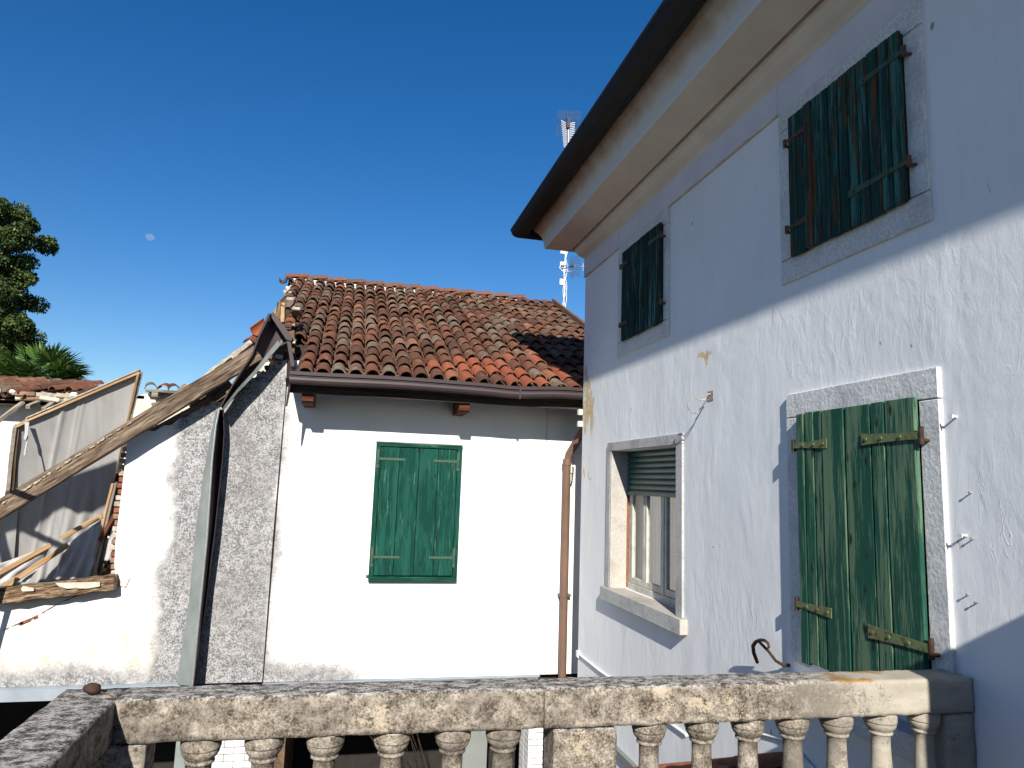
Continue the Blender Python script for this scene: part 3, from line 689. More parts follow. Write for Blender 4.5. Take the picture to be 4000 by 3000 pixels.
# downpipe
dp = MB(); dp.tube([(3.10, 8.62, 1.08), (3.10, 8.70, .97), (2.99, 8.95, .60), (2.915, 9.06, .42), (2.895, 9.08, .30), (2.895, 9.08, -1.5), (2.90, 9.08, -4.9)], .053, 14)
dp.tube([(2.895, 9.08, .27), (2.895, 9.08, .35)], .060, 14); dp.tube([(2.895, 9.08, -1.44), (2.895, 9.08, -1.42)], .060, 14)
dp.build('downpipe', 'pipe_brown', A_)
cl = MB(); cl.box(2.84, 3.0, 9.10, 9.20, -1.445, -1.415); cl.tube([(2.97, 9.06, .25), (2.99, 9.1, .22), (2.99, 9.12, .1), (2.97, 9.1, .05)], .012, 6); cl.build('pipe_clip', 'pipe_brown', A_)
for z in (.93, .78):
    mb = MB(); mb.box(2.83, 2.90, 8.43, 8.50, z - .035, z + .035); mb.tube([(2.90, 8.46, z), (2.95, 8.46, z - .02), (2.96, 8.46, z - .06)], .012, 6)
    tag(mb.build('insulator', 'white_paint', bevel=.004), 'white cable insulator at the house corner above the brown downpipe bend, %s of two' % ('upper' if z > .85 else 'lower'), 'insulator', 'insulators at the house corner')
# green shutter of the annex
S = thing('shutter', None, None); S.parent = A_; S.matrix_parent_inverse = world_of(A_).inverted(); S['label'] = 'closed green four board shutter in a narrow frame'
x0, x1, z0, z1 = .365, 1.475, -1.265, .47; yf = YB - .03
fr_ = [((x0, yf, z1 - .025), (x1, yf, z1 - .025), .05), ((x0, yf, z0 + .03), (x1, yf, z0 + .03), .06)]
for a, b, h in fr_: stick('frame_rail', a, b, .06, h, 'annex_green', S, 2, .0005)
for xx in (x0 + .028, x1 - .028): stick('frame_stile', (xx, yf + .002, z0 + .061), (xx, yf + .002, z1 - .051), .055, .06, 'annex_green', S, 2, .0005, roll=math.pi / 2)
xa, xb2 = x0 + .06, x1 - .06; mid = (xa + xb2) / 2 + .0
cuts = [xa, xa + .24, mid, mid + .245, xb2]
for i in range(4):
    a, b = cuts[i] + .003, cuts[i + 1] - .003; gap = .002 if i in (1, 2) else 0
    stick('plank', ((a + b) / 2, yf - .018, z0 + .075), ((a + b) / 2, yf - .018, z1 - .058), .03, b - a - gap, 'annex_green', S, 3, .0005, roll=0) if False else None
    o = MB().box(0, z1 - z0 - .135, -(b - a - gap) / 2, (b - a - gap) / 2, -.014, .014).build('plank', 'annex_green', S, bevel=.003)
    mt = Matrix.Translation(((a + b) / 2, yf - .012, z0 + .075)) @ Matrix(((0, 1, 0, 0), (0, 0, 1, 0), (1, 0, 0, 0), (0, 0, 0, 1)))
    o.matrix_basis = mt
MB().box(xa, xb2, yf + .012, yf + .022, z0 + .06, z1 - .05).build('ledge', 'dark_wood', S)
MB().box(x0 - .004, x1 + .004, YB - .065, YB - .001, z1 + .0005, z1 + .012).build('frame_cap', 'grey_wood', S)
for (sx, xe) in ((1, x0 + .04), (-1, x1 - .04)):
    for zc in (z1 - .21, z0 + .30):
        hb = MB(); xo, xi = xe, xe + sx * .33
        hb.box(min(xo, xi), max(xo, xi), yf - .032, yf - .0265, zc - .015, zc + .015)
        hb.box(xe - .025, xe + .003, yf - .040, yf - .0315, zc - .12, zc + .12); hb.tube([(xe - .01, yf - .045, zc - .06), (xe - .01, yf - .045, zc + .02)], .012, 8)
        for q in (.08, .17, .29): hb.tube([(xe + sx * q, yf - .037, zc), (xe + sx * q, yf - .03, zc)], .009, 6)
        hb.build('strap_hinge', 'strap_pale', S)
MB().box(x0 - .03, x0 - .002, YB - .03, YB, z0 + .05, z0 + .075).build('latch', 'rust', S)
# metal apron below the wall and the open ground floor
MB().box(-.795, 2.60, YB - .03, YB + .10, ZB - .16, ZB - .012).build('metal_apron', 'zinc', A_)
MB().box(-.78, 2.62, YB - .045, YB + .01, ZB - .018, ZB - .004).build('metal_apron', 'zinc', A_)
MB().box(-.9, 4.0, YB + .11, YB + .5, ZB - .17, ZB - .02).build('lintel', 'dark_interior', A_)
MB().box(-7.6, 4.0, YB + .4, 14.2, ZB - .3, ZB - .18).build('ceiling', 'dark_interior', A_)
MB().box(-7.6, 4.0, 12.0, 12.2, GZ, ZB - .3).build('inner_wall', 'dark_interior', A_)
MB().box(-7.6, -7.5, YB + .3, 12, GZ, ZB - .3).build('inner_wall', 'dark_interior', A_)
def pillar(x0, x1, y0, y1, ztop):
    p = thing('pillar', None, None); p.parent = A_; p.matrix_parent_inverse = world_of(A_).inverted()
    MB().box(x0 + .022, x1 - .022, y0 + .022, y1 - .022, GZ, ztop).build('mortar_core', 'rubble', p)
    z = ztop; i = 0; meshes = {}
    while z > -4.3:
        h = .072; xx = x0 - (0 if i % 2 else .11)
        while xx < x1 - .02:
            a = max(xx, x0); b = min(xx + .235, x1)
            if b - a > .03:
                for (ya, yb) in ((y0 + random.uniform(-.004, .003), (y0 + y1) / 2 - .004), ((y0 + y1) / 2 + .004, y1)):
                    MB().box(a + .003, b - .003, ya, yb, z - h + random.uniform(0, .003), z - .003).build('brick', 'white_brick', p, bevel=.004)
            xx += .235
        z -= .077; i += 1
    return p
pillar(-1.285, -.83, YB + .0, YB + .36, ZB - .18)
pillar(2.50, 2.70, YB + .0, YB + .46, ZB - .18)
MB().box(1.72, 2.04, 9.55, 9.60, -4.4, ZB - .2).build('grey_panel', 'grey_board', A_)
MB().box(-1.72, -1.60, 9.38, 9.43, -4.4, ZB - .2).build('grey_panel', 'flashing_grey', A_)
tw = MB()
for i in range(14):
    a = 1.15 + random.uniform(-.25, .3); tw.tube([(a, 9.6 + random.uniform(0, .3), -3.9), (a - .25 + random.uniform(-.3, .2), 9.8, -2.9 + random.uniform(-.3, .2))], .006, 5)
tag(tw.build('dry_stems', 'dark_wood'), 'bundle of thin dry stems leaning in the dark opening below the annex', 'stems')

# ------------------------------------------------------------ ruined wall on the left
RW = thing('ruined_wall', 'ragged topped white and mildew grey wall of the collapsed building on the left', 'wall', (-1.6, YB, GZ))
poly = [(-4.158,9.200,-2.438), (-4.287,9.200,-1.443), (-3.812,9.200,-1.485), (-3.515,9.200,-1.445), (-3.339,9.200,-1.411), (-2.821,9.200,-1.375), (-2.506,9.200,-1.268), (-2.540,9.200,-1.072), (-2.554,9.200,-0.810), (-2.551,9.200,-0.575), (-2.548,9.200,-0.337), (-2.547,9.200,-0.128), (-2.544,9.200,0.112), (-2.548,9.200,0.340), (-2.436,9.200,0.421), (-2.343,9.200,0.481), (-2.258,9.200,0.479), (-2.166,9.200,0.552), (-2.087,9.200,0.562), (-1.989,9.200,0.655), (-1.910,9.200,0.671), (-1.890,9.200,0.741), (-1.788,9.200,0.766), (-1.757,9.200,0.812), (-1.685,9.200,0.829), (-1.674,9.200,0.874), (-1.550,9.200,0.875), (-1.426,9.200,0.914), (-1.342,9.200,0.984), (-1.326,9.200,1.042), (-1.244,9.200,1.080), (-1.226,9.200,1.152), (-1.133,9.200,1.197), (-1.114,9.200,1.273), (-1.031,9.200,1.298), (-0.993,9.200,1.370), (-0.896,9.200,1.390), (-0.851,9.200,1.439), (-0.809,9.200,1.462), (-0.792,9.200,1.083), (-0.809,9.200,-0.752), (-0.800,9.200,-2.393), (-0.799,9.200,-2.436), (-1.310,9.200,-2.436), (-1.742,9.200,-2.433)]
poly = [(min(p[0], -.797), p[1], p[2]) for p in poly]
# straighten the right edge
MB().prism(poly, (0, .36, 0)).build('plastered_face', 'annex_render', RW)
# bricks showing in the broken jamb and along the ragged top
random.seed(21)
def brick(x, y, z, lx, ly, lz, mt, ry=0):
    o = MB().box(-lx / 2, lx / 2, -ly / 2, ly / 2, -lz / 2, lz / 2).build('brick', mt, RW, bevel=.006)
    o.matrix_basis = Matrix.Translation((x, y, z)) @ Matrix.Rotation(ry, 4, 'Y') @ Matrix.Rotation(random.uniform(-.08, .08), 4, 'Z')
jb = [(-2.528,9.200,-1.188), (-2.541,9.200,-1.014), (-2.546,9.200,-0.810), (-2.551,9.200,-0.575), (-2.548,9.200,-0.337), (-2.547,9.200,-0.128), (-2.546,9.200,0.082), (-2.549,9.200,0.294)]
zz = jb[0][2]; i = 0
while zz < jb[-1][2]:
    for a, b in zip(jb[:-1], jb[1:]):
        if a[2] <= zz <= b[2]: xj = a[0] + (b[0] - a[0]) * (zz - a[2]) / (b[2] - a[2])
    brick(xj + .035 - random.uniform(.012, .04), YB + .145, zz, .14, .22, .058, random.choice(['brick_red', 'brick_mix', 'brick_mix', 'crust'])); zz += .072; i += 1
top = [p for p in poly if p[2] > .1 and p[0] > -2.5]
for a, b in zip(top[:-2], top[1:-1]):
    n = max(1, int((Vector(b) - Vector(a)).length / .13))
    for k in range(n):
        f = (k + .5) / n; x = a[0] + (b[0] - a[0]) * f; z = a[2] + (b[2] - a[2]) * f
        if x > -.82: continue
        brick(x + random.uniform(-.02, .02), YB + .125 + random.uniform(0, .05), z + random.uniform(-.03, .02), random.uniform(.1, .2), .17, .06, random.choice(['brick_red', 'brick_mix', 'mortar', 'rubble']), random.uniform(-.2, .2))
for i in range(26):
    f = random.random(); x = -1.28 + .40 * f; zb = 1.0 + (x + 1.42) * .78
    brick(x, YB + .24 + random.uniform(0, .12), zb + random.uniform(-.02, .16), random.uniform(.1, .24), .2, .06, random.choice(['brick_red', 'brick_mix', 'rubble', 'rubble', 'mortar']), random.uniform(-.15, .15))
ap = MB(); ap.box(-6.2, -1.66, YB - .05, YB - .006, -2.56, -2.425); ap.build('metal_apron', 'zinc', RW)
ap = MB(); ap.box(-6.2, -1.66, YB - .055, YB - .0, -2.425, -2.415); ap.build('metal_apron', 'zinc', RW)
# diagonal crack with exposed brick
cr = [(-3.597,9.197,-1.809), (-3.477,9.197,-1.749), (-3.381,9.197,-1.709), (-3.284,9.197,-1.662), (-3.164,9.197,-1.580), (-3.043,9.197,-1.507), (-2.894,9.197,-1.431), (-2.765,9.197,-1.394), (-2.675,9.197,-1.366)]
cm = MB(); A = []; B = []
random.seed(3)
cc = []
for a, b in zip(cr[:-1], cr[1:]):
    for k in range(5): cc.append(Vector(a).lerp(Vector(b), k / 5))
for i, p in enumerate(cc):
    wv = random.uniform(.004, .016) * (1.6 if 6 < i < 16 else .8); A.append((p.x, p.y, p.z - wv + random.uniform(-.008, .008))); B.append((p.x, p.y, p.z + wv * .4))
cm.strip(A, B); cm.build('crack', 'rubble', RW, fix=False)
for (q, ln) in ((cc[10], .11), (cc[15], .05), (cc[8], .05)):
    o = MB().box(-ln / 2, ln / 2, -.01, .004, -.018, .018).build('brick', 'brick_red', RW, bevel=.004); o.matrix_basis = Matrix.Translation((q.x, YB - .001, q.z - .01)) @ Matrix.Rotation(-.45, 4, 'Y')
bump = MB().box(-.04, .04, -.02, 0, -.06, .06).build('plaster_lump', 'old_plaster', RW, bevel=.012); bump.matrix_basis = Matrix.Translation((-2.408,9.200,-1.280)) @ Matrix.Rotation(.3, 4, 'Y')

# crumbling timber lintel at the foot of the opening
Q = [(-3.735,9.120,-1.431), (-2.475,9.120,-1.269)]
o = stick('rotten_timber', Q[0], Q[1], .20, .165, 'rotten_wood', None, 16, .012, bevel=.008); tag(o, 'rotten squared timber with plaster crusts lying along the foot of the opening', 'timber')
for (pp, n) in (([(-3.281,9.005,-1.277), (-2.610,9.005,-1.253), (-2.604,9.005,-1.309), (-2.737,9.005,-1.332), (-2.842,9.005,-1.321), (-2.939,9.005,-1.332), (-3.010,9.005,-1.310), (-3.066,9.005,-1.271)], 'a'), ([(-3.396,9.005,-1.326), (-3.378,9.005,-1.305), (-3.256,9.005,-1.321), (-3.262,9.005,-1.354), (-3.372,9.005,-1.359)], 'b')):
    c = MB(); c.prism([(p[0] + random.uniform(-.006, .006), p[1] - .012, p[2] + .0 + random.uniform(-.006, .006)) for p in pp], (0, .02, 0)); c.build('plaster_crust', 'crust_pale', o)

# long collapsed rafter and boards
B0, B1 = [(-4.408,8.950,-1.032), (-1.127,8.950,1.480)]
o = stick('fallen_rafter', B0, B1, .09, .195, 'rafter_wood', None, 30, .004, bevel=.008); tag(o, 'long weathered rafter slanting from the left edge up to the broken annex roof', 'beam')
p0, p1 = [(-3.857,8.930,-0.569), (-2.409,8.930,0.585)]
for k in range(15):
    a = Vector(p0).lerp(Vector(p1), k / 15 + random.uniform(0, .02)); b = Vector(p0).lerp(Vector(p1), (k + random.uniform(.6, 1.05)) / 15); dz = random.uniform(-.012, .004)
    c = stick('plaster_crust', a + Vector((0, 0, dz)), b + Vector((0, 0, dz)), .08, random.uniform(.010, .022), 'crust', o, 6, .007, bevel=.003)
# second shorter timbers around the top of the rafter
def timber(nm, a, b, w_, h_, mt, lab, cat='plank', seg=4, jit=.003, grp=None, roll=0):
    return tag(stick(nm, a, b, w_, h_, mt, None, seg, jit, roll=roll, bevel=.005), lab, cat, grp)
def t2(Y, pts, *a, **k): pass
a, b = [(-2.391,9.250,0.411), (-1.656,9.250,0.906)]
timber('plank', a, b, .10, .07, 'old_beam_wood', 'dark brown timber wedged under the long rafter above the wall')
a, b = [(-1.887,9.450,0.752), (-1.481,9.450,1.135)]
timber('plank', a, b, .10, .20, 'old_beam_wood', 'short brown timber behind the rafter, just above the brick stub of the wall')
a, b = [(-1.674,9.500,0.801), (-1.598,9.500,1.151)]
timber('plank', a, b, .12, .12, 'fresh_wood', 'upright stub of pale timber standing between rafter and wall')
a, b = [(-1.612,9.600,0.847), (-1.341,9.600,1.265)]
timber('plank', a, b, .10, .16, 'fresh_wood', 'pale timber leaning behind the bent metal trough')
for (aa, bb, hh, lab) in (((-1.904,9.100,0.984), (-1.664,9.100,1.220), .045, 'lowest whitewashed batten on top of the rafter'), ((-1.671,9.100,1.229), (-1.455,9.100,1.426), .045, 'whitewashed batten on top of the rafter, second from below'),
        ((-1.456,9.120,1.414), (-1.234,9.120,1.631), .06, 'topmost whitewashed batten near the bent metal trough')):
    timber('batten', aa, bb, .16, hh, 'crust', lab, 'batten', 5, .008, 'whitewashed battens along the rafter')
for (aa, bb, lab) in (((-1.792,9.150,1.076), (-1.622,9.150,1.221), 'grey block under the lowest whitewashed battens'), ((-1.554,9.150,1.283), (-1.460,9.150,1.402), 'grey block under the upper whitewashed battens'), ((-2.021,9.150,0.951), (-1.878,9.150,1.032), 'grey block at the foot of the whitewashed battens')):
    timber('wood_block', aa, bb, .14, .085, 'grey_wood', lab, 'wood block', 2, .006, 'grey blocks under the battens')
a, b = [(-2.531,9.500,0.593), (-2.181,9.500,0.765)]
timber('plank', a, b, .2, .075, 'grey_wood', 'grey board lying right of the canvas panel, lower of two')
a, b = [(-2.407,9.600,0.807), (-2.169,9.600,0.873)]
timber('plank', a, b, .16, .07, 'grey_wood', 'short grey board right of the canvas panel, upper of two')
a, b = [(-2.583,9.500,0.533), (-2.360,9.500,0.634)]
timber('plank', a, b, .2, .06, 'old_beam_wood', 'brown board end tucked behind the rafter beside the canvas panel')
# timbers and loose tiles behind the trough, at the roof's torn edge
a, b = [(-0.939,9.600,2.010), (-0.947,9.600,2.275)]
timber('board', a, b, .13, .05, 'fresh_wood', 'wide upright tan board at the torn left edge of the annex roof', 'board', roll=0)
a, b = [(-1.000,9.650,2.057), (-0.985,9.650,2.290)]
timber('board', a, b, .10, .09, 'old_beam_wood', 'darker upright board left of the wide tan board', 'board')
a, b = [(-1.061,9.700,2.116), (-1.023,9.700,2.225)]
timber('board', a, b, .06, .06, 'fresh_wood', 'thin slanting board end at the far left of the torn roof edge', 'board')
def loose_tile(c, rx, ry, rz, mt, lab, cat='tile', me=None):
    o = link('loose_tile', T_OLD if mt == 'old_tile' else T_NEW, None, Matrix.Translation(c) @ Matrix.Rotation(rz, 4, 'Z') @ Matrix.Rotation(ry, 4, 'Y') @ Matrix.Rotation(rx, 4, 'X')); return tag(o, lab, cat, 'loose tiles along the torn roof edge')
loose_tile((-0.907,9.500,2.282), math.pi, -.4, math.pi / 2, 'old_tile', 'dark upturned tile balanced on the upright boards')
loose_tile((-1.203,9.200,1.807), math.pi + .35, -.5, math.pi / 2 - .2, 'new_tile', 'upturned orange tile above the rafter, left of the bent trough')
loose_tile((-1.274,9.200,1.620), .2, -.5, math.pi / 2 - .3, 'old_tile', 'brown tile lying on the top whitewashed batten')
loose_tile((-1.208,9.250,1.684), math.pi, -.45, math.pi / 2, 'old_tile', 'tilted tile beside the brown tile at the top of the rafter')
random.seed(31)
for i, q in enumerate([(-0.879,9.900,2.406), (-0.830,9.900,2.290), (-0.871,9.900,2.160), (-0.872,9.900,2.486), (-0.886,9.900,2.051)]):
    o = MB().box(-.06, .06, -.07, .07, -.025, .025).build('brick', random.choice(['crust', 'rubble', 'brick_mix']), A_, bevel=.01); o.matrix_basis = Matrix.Translation((q[0], q[1] + i * .3, q[2])) @ Matrix.Rotation(random.uniform(-.3, .3), 4, 'Y')
for i in range(7):   # crumbly gable masonry just below the ridge end
    o = MB().box(-.13, .10, -.12, .12, -.028, .028).build('brick', random.choice(['mortar', 'crust', 'crust']), A_, bevel=.01); o.matrix_basis = Matrix.Translation((-1.17 + random.uniform(-.05, .04), 13.9 - i * .1, 3.62 - i * .06)) @ Matrix.Rotation(random.uniform(-.15, .15), 4, 'Z')

MB().prism([(-1.449,9.420,0.806), (-1.397,9.420,1.104), (-1.247,9.420,1.346), (-1.077,9.420,1.559), (-1.039,9.420,1.680), (-0.925,9.420,1.842), (-0.768,9.420,1.889), (-0.691,9.420,0.850)], (0, .3, 0)).build('core', 'rubble', RW)
random.seed(61)
for i in range(22):
    q = Vector((-1.080,9.360,1.482)).lerp(Vector((-0.785,9.360,1.740)), random.random()) + Vector((0, random.uniform(0, .04), random.uniform(-.12, .06)))
    brick(q.x, q.y, q.z, random.uniform(.08, .2), .12, .055, random.choice(['brick_red', 'brick_mix', 'rubble', 'rubble', 'mortar']), random.uniform(-.2, .2))
# ------------------------------------------------------------ bent metal trough hanging down the wall
def lerpv(a, b, f): return Vector(a).lerp(Vector(b), f)
# outer edge / nose / inner back / inner lip, from bottom to top
le = [(-1.736,9.170,-2.430), (-1.687,9.170,-1.531), (-1.689,9.170,-0.764), (-1.660,9.170,-0.037), (-1.636,9.170,0.334), (-1.589,9.170,0.737)]
no = [(-1.516,8.880,-2.375), (-1.515,8.880,-1.653), (-1.509,8.880,-0.738), (-1.532,8.880,0.155), (-1.527,8.880,0.547), (-1.508,8.880,0.752)]
bk = [(-1.530,9.160,-2.433), (-1.491,9.160,-1.560), (-1.466,9.160,-0.745), (-1.461,9.160,0.063), (-1.479,9.160,0.497), (-1.518,9.160,0.778)]
lp = [(-1.519,9.020,-2.413), (-1.485,9.020,-1.536), (-1.450,9.020,-0.733), (-1.439,9.020,0.162), (-1.447,9.020,0.490), (-1.483,9.020,0.767)]
up_l = [(-1.488,8.860,0.782), (-1.386,8.860,1.028), (-1.275,8.860,1.259), (-1.186,8.860,1.428), (-1.126,8.860,1.663), (-1.073,8.860,1.811), (-1.022,8.860,1.957)]
up_b = [(-1.513,9.080,0.802), (-1.399,9.080,1.045), (-1.259,9.080,1.261), (-1.138,9.080,1.431), (-1.047,9.080,1.616), (-0.991,9.080,1.800), (-0.952,9.080,1.968)]
up_c = [(-1.512,9.120,0.787), (-1.364,9.120,1.021), (-1.201,9.120,1.223), (-1.050,9.120,1.411), (-0.938,9.120,1.544), (-0.869,9.120,1.637), (-0.833,9.120,1.772)]
up_r = [(-1.466,8.920,0.752), (-1.312,8.920,0.984), (-1.137,8.920,1.208), (-1.013,8.920,1.397), (-0.887,8.920,1.576), (-0.812,8.920,1.621), (-0.765,8.920,1.682)]
G = thing('bent_gutter', 'twisted metal gutter trough hanging from the roof corner down the mildewed wall', 'gutter', (-1.6, 9, -2.4))
def sheet(name, rows, mat, th=.006):
    mb = MB(); n = len(rows[0])
    for a, b in zip(rows[:-1], rows[1:]): mb.strip(a, b, len(rows) > 2)
    me = mb.mesh(name, mat); b_ = bmesh.new(); b_.from_mesh(me); bmesh.ops.remove_doubles(b_, verts=b_.verts, dist=1e-4); b_.to_mesh(me); b_.free()
    o = link(name, me, G); md = o.modifiers.new('s', 'SOLIDIFY'); md.thickness = th; md.offset = 0; return o
sheet('outer_flange', [le, no], 'flashing_grey')
sheet('trough_face', [no, bk], 'flashing_shaded')
sheet('inner_lip', [bk, lp], 'flashing_shaded')
ed = MB(); ed.tube(no, .012, 6); ed.build('folded_edge', 'galvanised', G)
ed = MB(); ed.tube([lerpv(p, p, 0) for p in lp], .008, 6); ed.build('folded_edge', 'flashing_shaded', G)
ins = [[lerpv(a, b, f) for a, b in zip(up_l, up_b)] for f in (0, .5, 1)] + [[lerpv(a, b, f) for a, b in zip(up_b, up_c)] for f in (.33, .66, 1)] + [[lerpv(a, b, f) for a, b in zip(up_c, up_r)] for f in (.5, 1)]
sheet('twisted_trough', ins, 'trough_brown')
ed = MB(); ed.tube(up_l, [.010, .011, .013, .014, .016, .018, .02], 6); ed.build('folded_edge', 'gutter_brown', G)
fl = [Vector(p) for p in up_r[:5]]
sheet('front_flange', [[p + Vector((0, -.01, 0)) for p in fl], [p + Vector((-.005 - .02 * i / 5, -.03, .020 + .045 * i / 4)) for i, p in enumerate(fl)]], 'flashing_grey')
tp = [(-1.030,8.880,1.954), (-0.987,8.880,1.990), (-0.739,8.880,1.690), (-0.750,8.880,1.644), (-0.812,8.880,1.658)]
mb = MB(); mb.prism(tp, (0, .18, 0)); mb.build('end_plate', 'gutter_brown', G)
mb = MB(); mb.prism([(-0.806,8.900,1.649), (-0.766,8.900,1.672), (-0.695,8.900,1.370), (-0.698,8.900,1.331), (-0.734,8.900,1.335)], (0, .05, 0)); mb.build('corner_upstand', 'gutter_brown', G)

# ------------------------------------------------------------ canvas panel and debris in the opening
CP = thing('canvas_panel', 'torn grey canvas panel on a timber frame leaning in the collapsed opening', 'panel', (-3, 9.7, -1.3))
TL, TR, BR, BL = [Vector(p) for p in [(-3.702,9.360,0.504), (-2.555,9.360,1.196), (-3.123,10.450,-1.422), (-4.220,10.450,-1.656)]]
mb = MB(); NU, NV = 60, 60; vs = []
for j in range(NV + 1):
    for i in range(NU + 1):
        u, v_ = i / NU, j / NV
        p = TL.lerp(TR, u).lerp(BL.lerp(BR, u), v_)
        fold = .010 * math.exp(-((u - .33 + .02 * v_) / .02) ** 2) * 2 + .012 * math.exp(-((u - .47 - .05 * v_) / .015) ** 2) + .012 * math.exp(-((u - .51 - .04 * v_) / .012) ** 2)
        low = max(0, v_ - .45) / .55
        fold += low * (.035 * math.sin(u * 42 + 2 * v_) * math.exp(-((u - .72) / .2) ** 2) + .05 * math.sin(u * 9 + v_ * 4) * v_ + .02 * math.sin(u * 60) * math.exp(-((u - .45) / .08) ** 2))
        fold += .015 * noise.noise(Vector((u * 3, v_ * 3, 1)))
        vs.append(p + Vector((0, -1, 0)) * fold)
mb.add(vs, [(j * (NU + 1) + i, j * (NU + 1) + i + 1, (j + 1) * (NU + 1) + i + 1, (j + 1) * (NU + 1) + i) for j in range(NV) for i in range(NU)], True)
mb.build('canvas', 'canvas_cloth', CP, fix=False)
def fb(pts, w_, h_, mt, nm='frame_bar'): return stick(nm, pts[0], pts[1], w_, h_, mt, CP, 6, .003, bevel=.004)
fb([(-3.693,9.340,0.540), (-2.533,9.340,1.201)], .05, .05, 'fresh_wood'); fb([(-3.683,9.320,0.566), (-2.530,9.320,1.224)], .04, .016, 'crust')
fb([(-2.531,9.350,1.212), (-2.696,9.660,0.420)], .05, .05, 'crust'); fb([(-2.542,9.320,1.175), (-2.711,9.630,0.417)], .025, .025, 'fresh_wood')
fb([(-2.689,9.660,0.468), (-2.873,10.000,-0.402)], .05, .05, 'old_beam_wood')
# second, narrower canvas strip at its left
sc2 = MB(); TL2, TR2, BR2, BL2 = [Vector(p) for p in [(-3.805,9.380,0.449), (-3.691,9.380,0.522), (-4.034,10.400,-1.601), (-4.234,10.400,-1.601)]]
vs = []; 
for j in range(31):
    for i in range(9):
        u, v_ = i / 8, j / 30; p = TL2.lerp(TR2, u).lerp(BL2.lerp(BR2, u), v_); vs.append(p + Vector((0, -.012 * math.sin(v_ * 9 + u * 3), 0)))
sc2.add(vs, [(j * 9 + i, j * 9 + i + 1, (j + 1) * 9 + i + 1, (j + 1) * 9 + i) for j in range(30) for i in range(8)], True); sc2.build('canvas', 'canvas_cloth', CP, fix=False)
fb([(-3.786,9.360,0.485), (-3.945,9.850,-0.519)], .05, .05, 'old_beam_wood'); fb([(-3.803,9.340,0.470), (-3.987,9.850,-0.581)], .045, .045, 'crust'); fb([(-3.785,9.350,0.469), (-3.681,9.350,0.535)], .04, .04, 'fresh_wood')
mb = MB(); ts = [(-3.691,9.300,0.516), (-3.644,9.300,0.524), (-3.642,9.300,0.368), (-3.656,9.300,0.307), (-3.680,9.300,0.330), (-3.672,9.300,0.396)]; mb.prism(ts, (0, .006, 0)); mb.build('torn_strip', 'canvas_cloth', CP)
mb = MB(); ts = [(-3.655,9.320,0.368), (-3.644,9.320,0.363), (-3.648,9.320,0.130), (-3.666,9.320,0.141)]; mb.prism(ts, (0, .006, 0)); mb.build('torn_strip', 'canvas_cloth', CP)
# lower loose sheet
def loose_sheet(c4, lab, amp=.03, fr_=18, mt='canvas_cloth'):
    a, b, c, d = [Vector(p) for p in c4]; mb = MB(); vs = []
    for j in range(25):
        for i in range(25):
            u, v_ = i / 24, j / 24; p = a.lerp(b, u).lerp(d.lerp(c, u), v_)
            vs.append(p + Vector((0, -amp * math.sin(u * fr_ + v_ * 5) * (.3 + v_) + amp * noise.noise(Vector((u * 4, v_ * 4, amp * 99))), 0)))
    mb.add(vs, [(j * 25 + i, j * 25 + i + 1, (j + 1) * 25 + i + 1, (j + 1) * 25 + i) for j in range(24) for i in range(24)], True)
    o = mb.build('loose_canvas', mt, None, fix=False); md = o.modifiers.new('s', 'SOLIDIFY'); md.thickness = .003; return tag(o, lab, 'canvas')
loose_sheet([(-3.107,9.350,-0.875), (-2.777,9.350,-0.588), (-2.778,9.350,-1.272), (-3.215,9.350,-1.274)], 'dark slack canvas piece hanging low right of the crossed laths')
loose_sheet([(-3.856,9.320,-1.139), (-3.261,9.320,-0.889), (-3.425,9.320,-1.293), (-3.878,9.320,-1.379)], 'slack canvas piece under the crossed laths at the left edge', .04, 9)
loose_sheet([(-2.647,9.400,-0.573), (-2.615,9.400,-0.557), (-2.640,9.400,-1.066), (-2.722,9.400,-1.067)], 'narrow white canvas shred beside the brick jamb', .01, 5)
for (pp, w_, lab) in (([(-3.871,9.280,-1.289), (-3.248,9.280,-0.879)], .055, 'upper of the two long pale laths crossing the canvas at the left edge'), ([(-3.821,9.220,-1.489), (-3.053,9.220,-0.871)], .06, 'lower and longer pale lath crossing the canvas down to the rotten timber'),
                      ([(-3.164,9.320,-0.806), (-2.760,9.320,-0.532)], .055, 'short pale lath nailed to the leaning poles')):
    timber('lath', pp[0], pp[1], .03, w_, 'fresh_wood', lab, 'lath', 4, .002, 'pale laths across the canvas')
for (pp, r_, mt, lab) in (([(-2.669,9.360,-0.133), (-2.790,9.360,-1.239)], .05, 'grey_wood', 'thick grey pole leaning beside the brick jamb'), ([(-2.692,9.330,-0.158), (-2.818,9.330,-1.249)], .03, 'fresh_wood', 'slim tan pole leaning along the thick grey pole'), ([(-2.657,9.380,-0.041), (-2.752,9.380,-1.197)], .04, 'dark_wood', 'dark pole leaning between the grey pole and the brick jamb'),
                          ([(-2.607,9.340,-0.470), (-2.762,9.340,-0.831)], .05, 'red_wood', 'rusty red splintered board beside the brick jamb'), ([(-2.725,9.420,-1.098), (-2.780,9.420,-1.282)], .05, 'old_beam_wood', 'short brown stake at the foot of the leaning poles')):
    timber('pole' if 'pole' in lab else 'splinter', pp[0], pp[1], r_, r_, mt, lab, 'pole' if 'pole' in lab else 'board', 4, .004)
rb = MB(); 
RB = thing('rubble_heap', 'dark rubble and broken bricks piled behind the brick jamb', 'rubble', (-2.6, 9.8, -1.3))
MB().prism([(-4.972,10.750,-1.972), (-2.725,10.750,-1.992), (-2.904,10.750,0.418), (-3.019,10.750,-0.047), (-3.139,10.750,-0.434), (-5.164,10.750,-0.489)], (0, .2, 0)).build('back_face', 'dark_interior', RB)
random.seed(77)
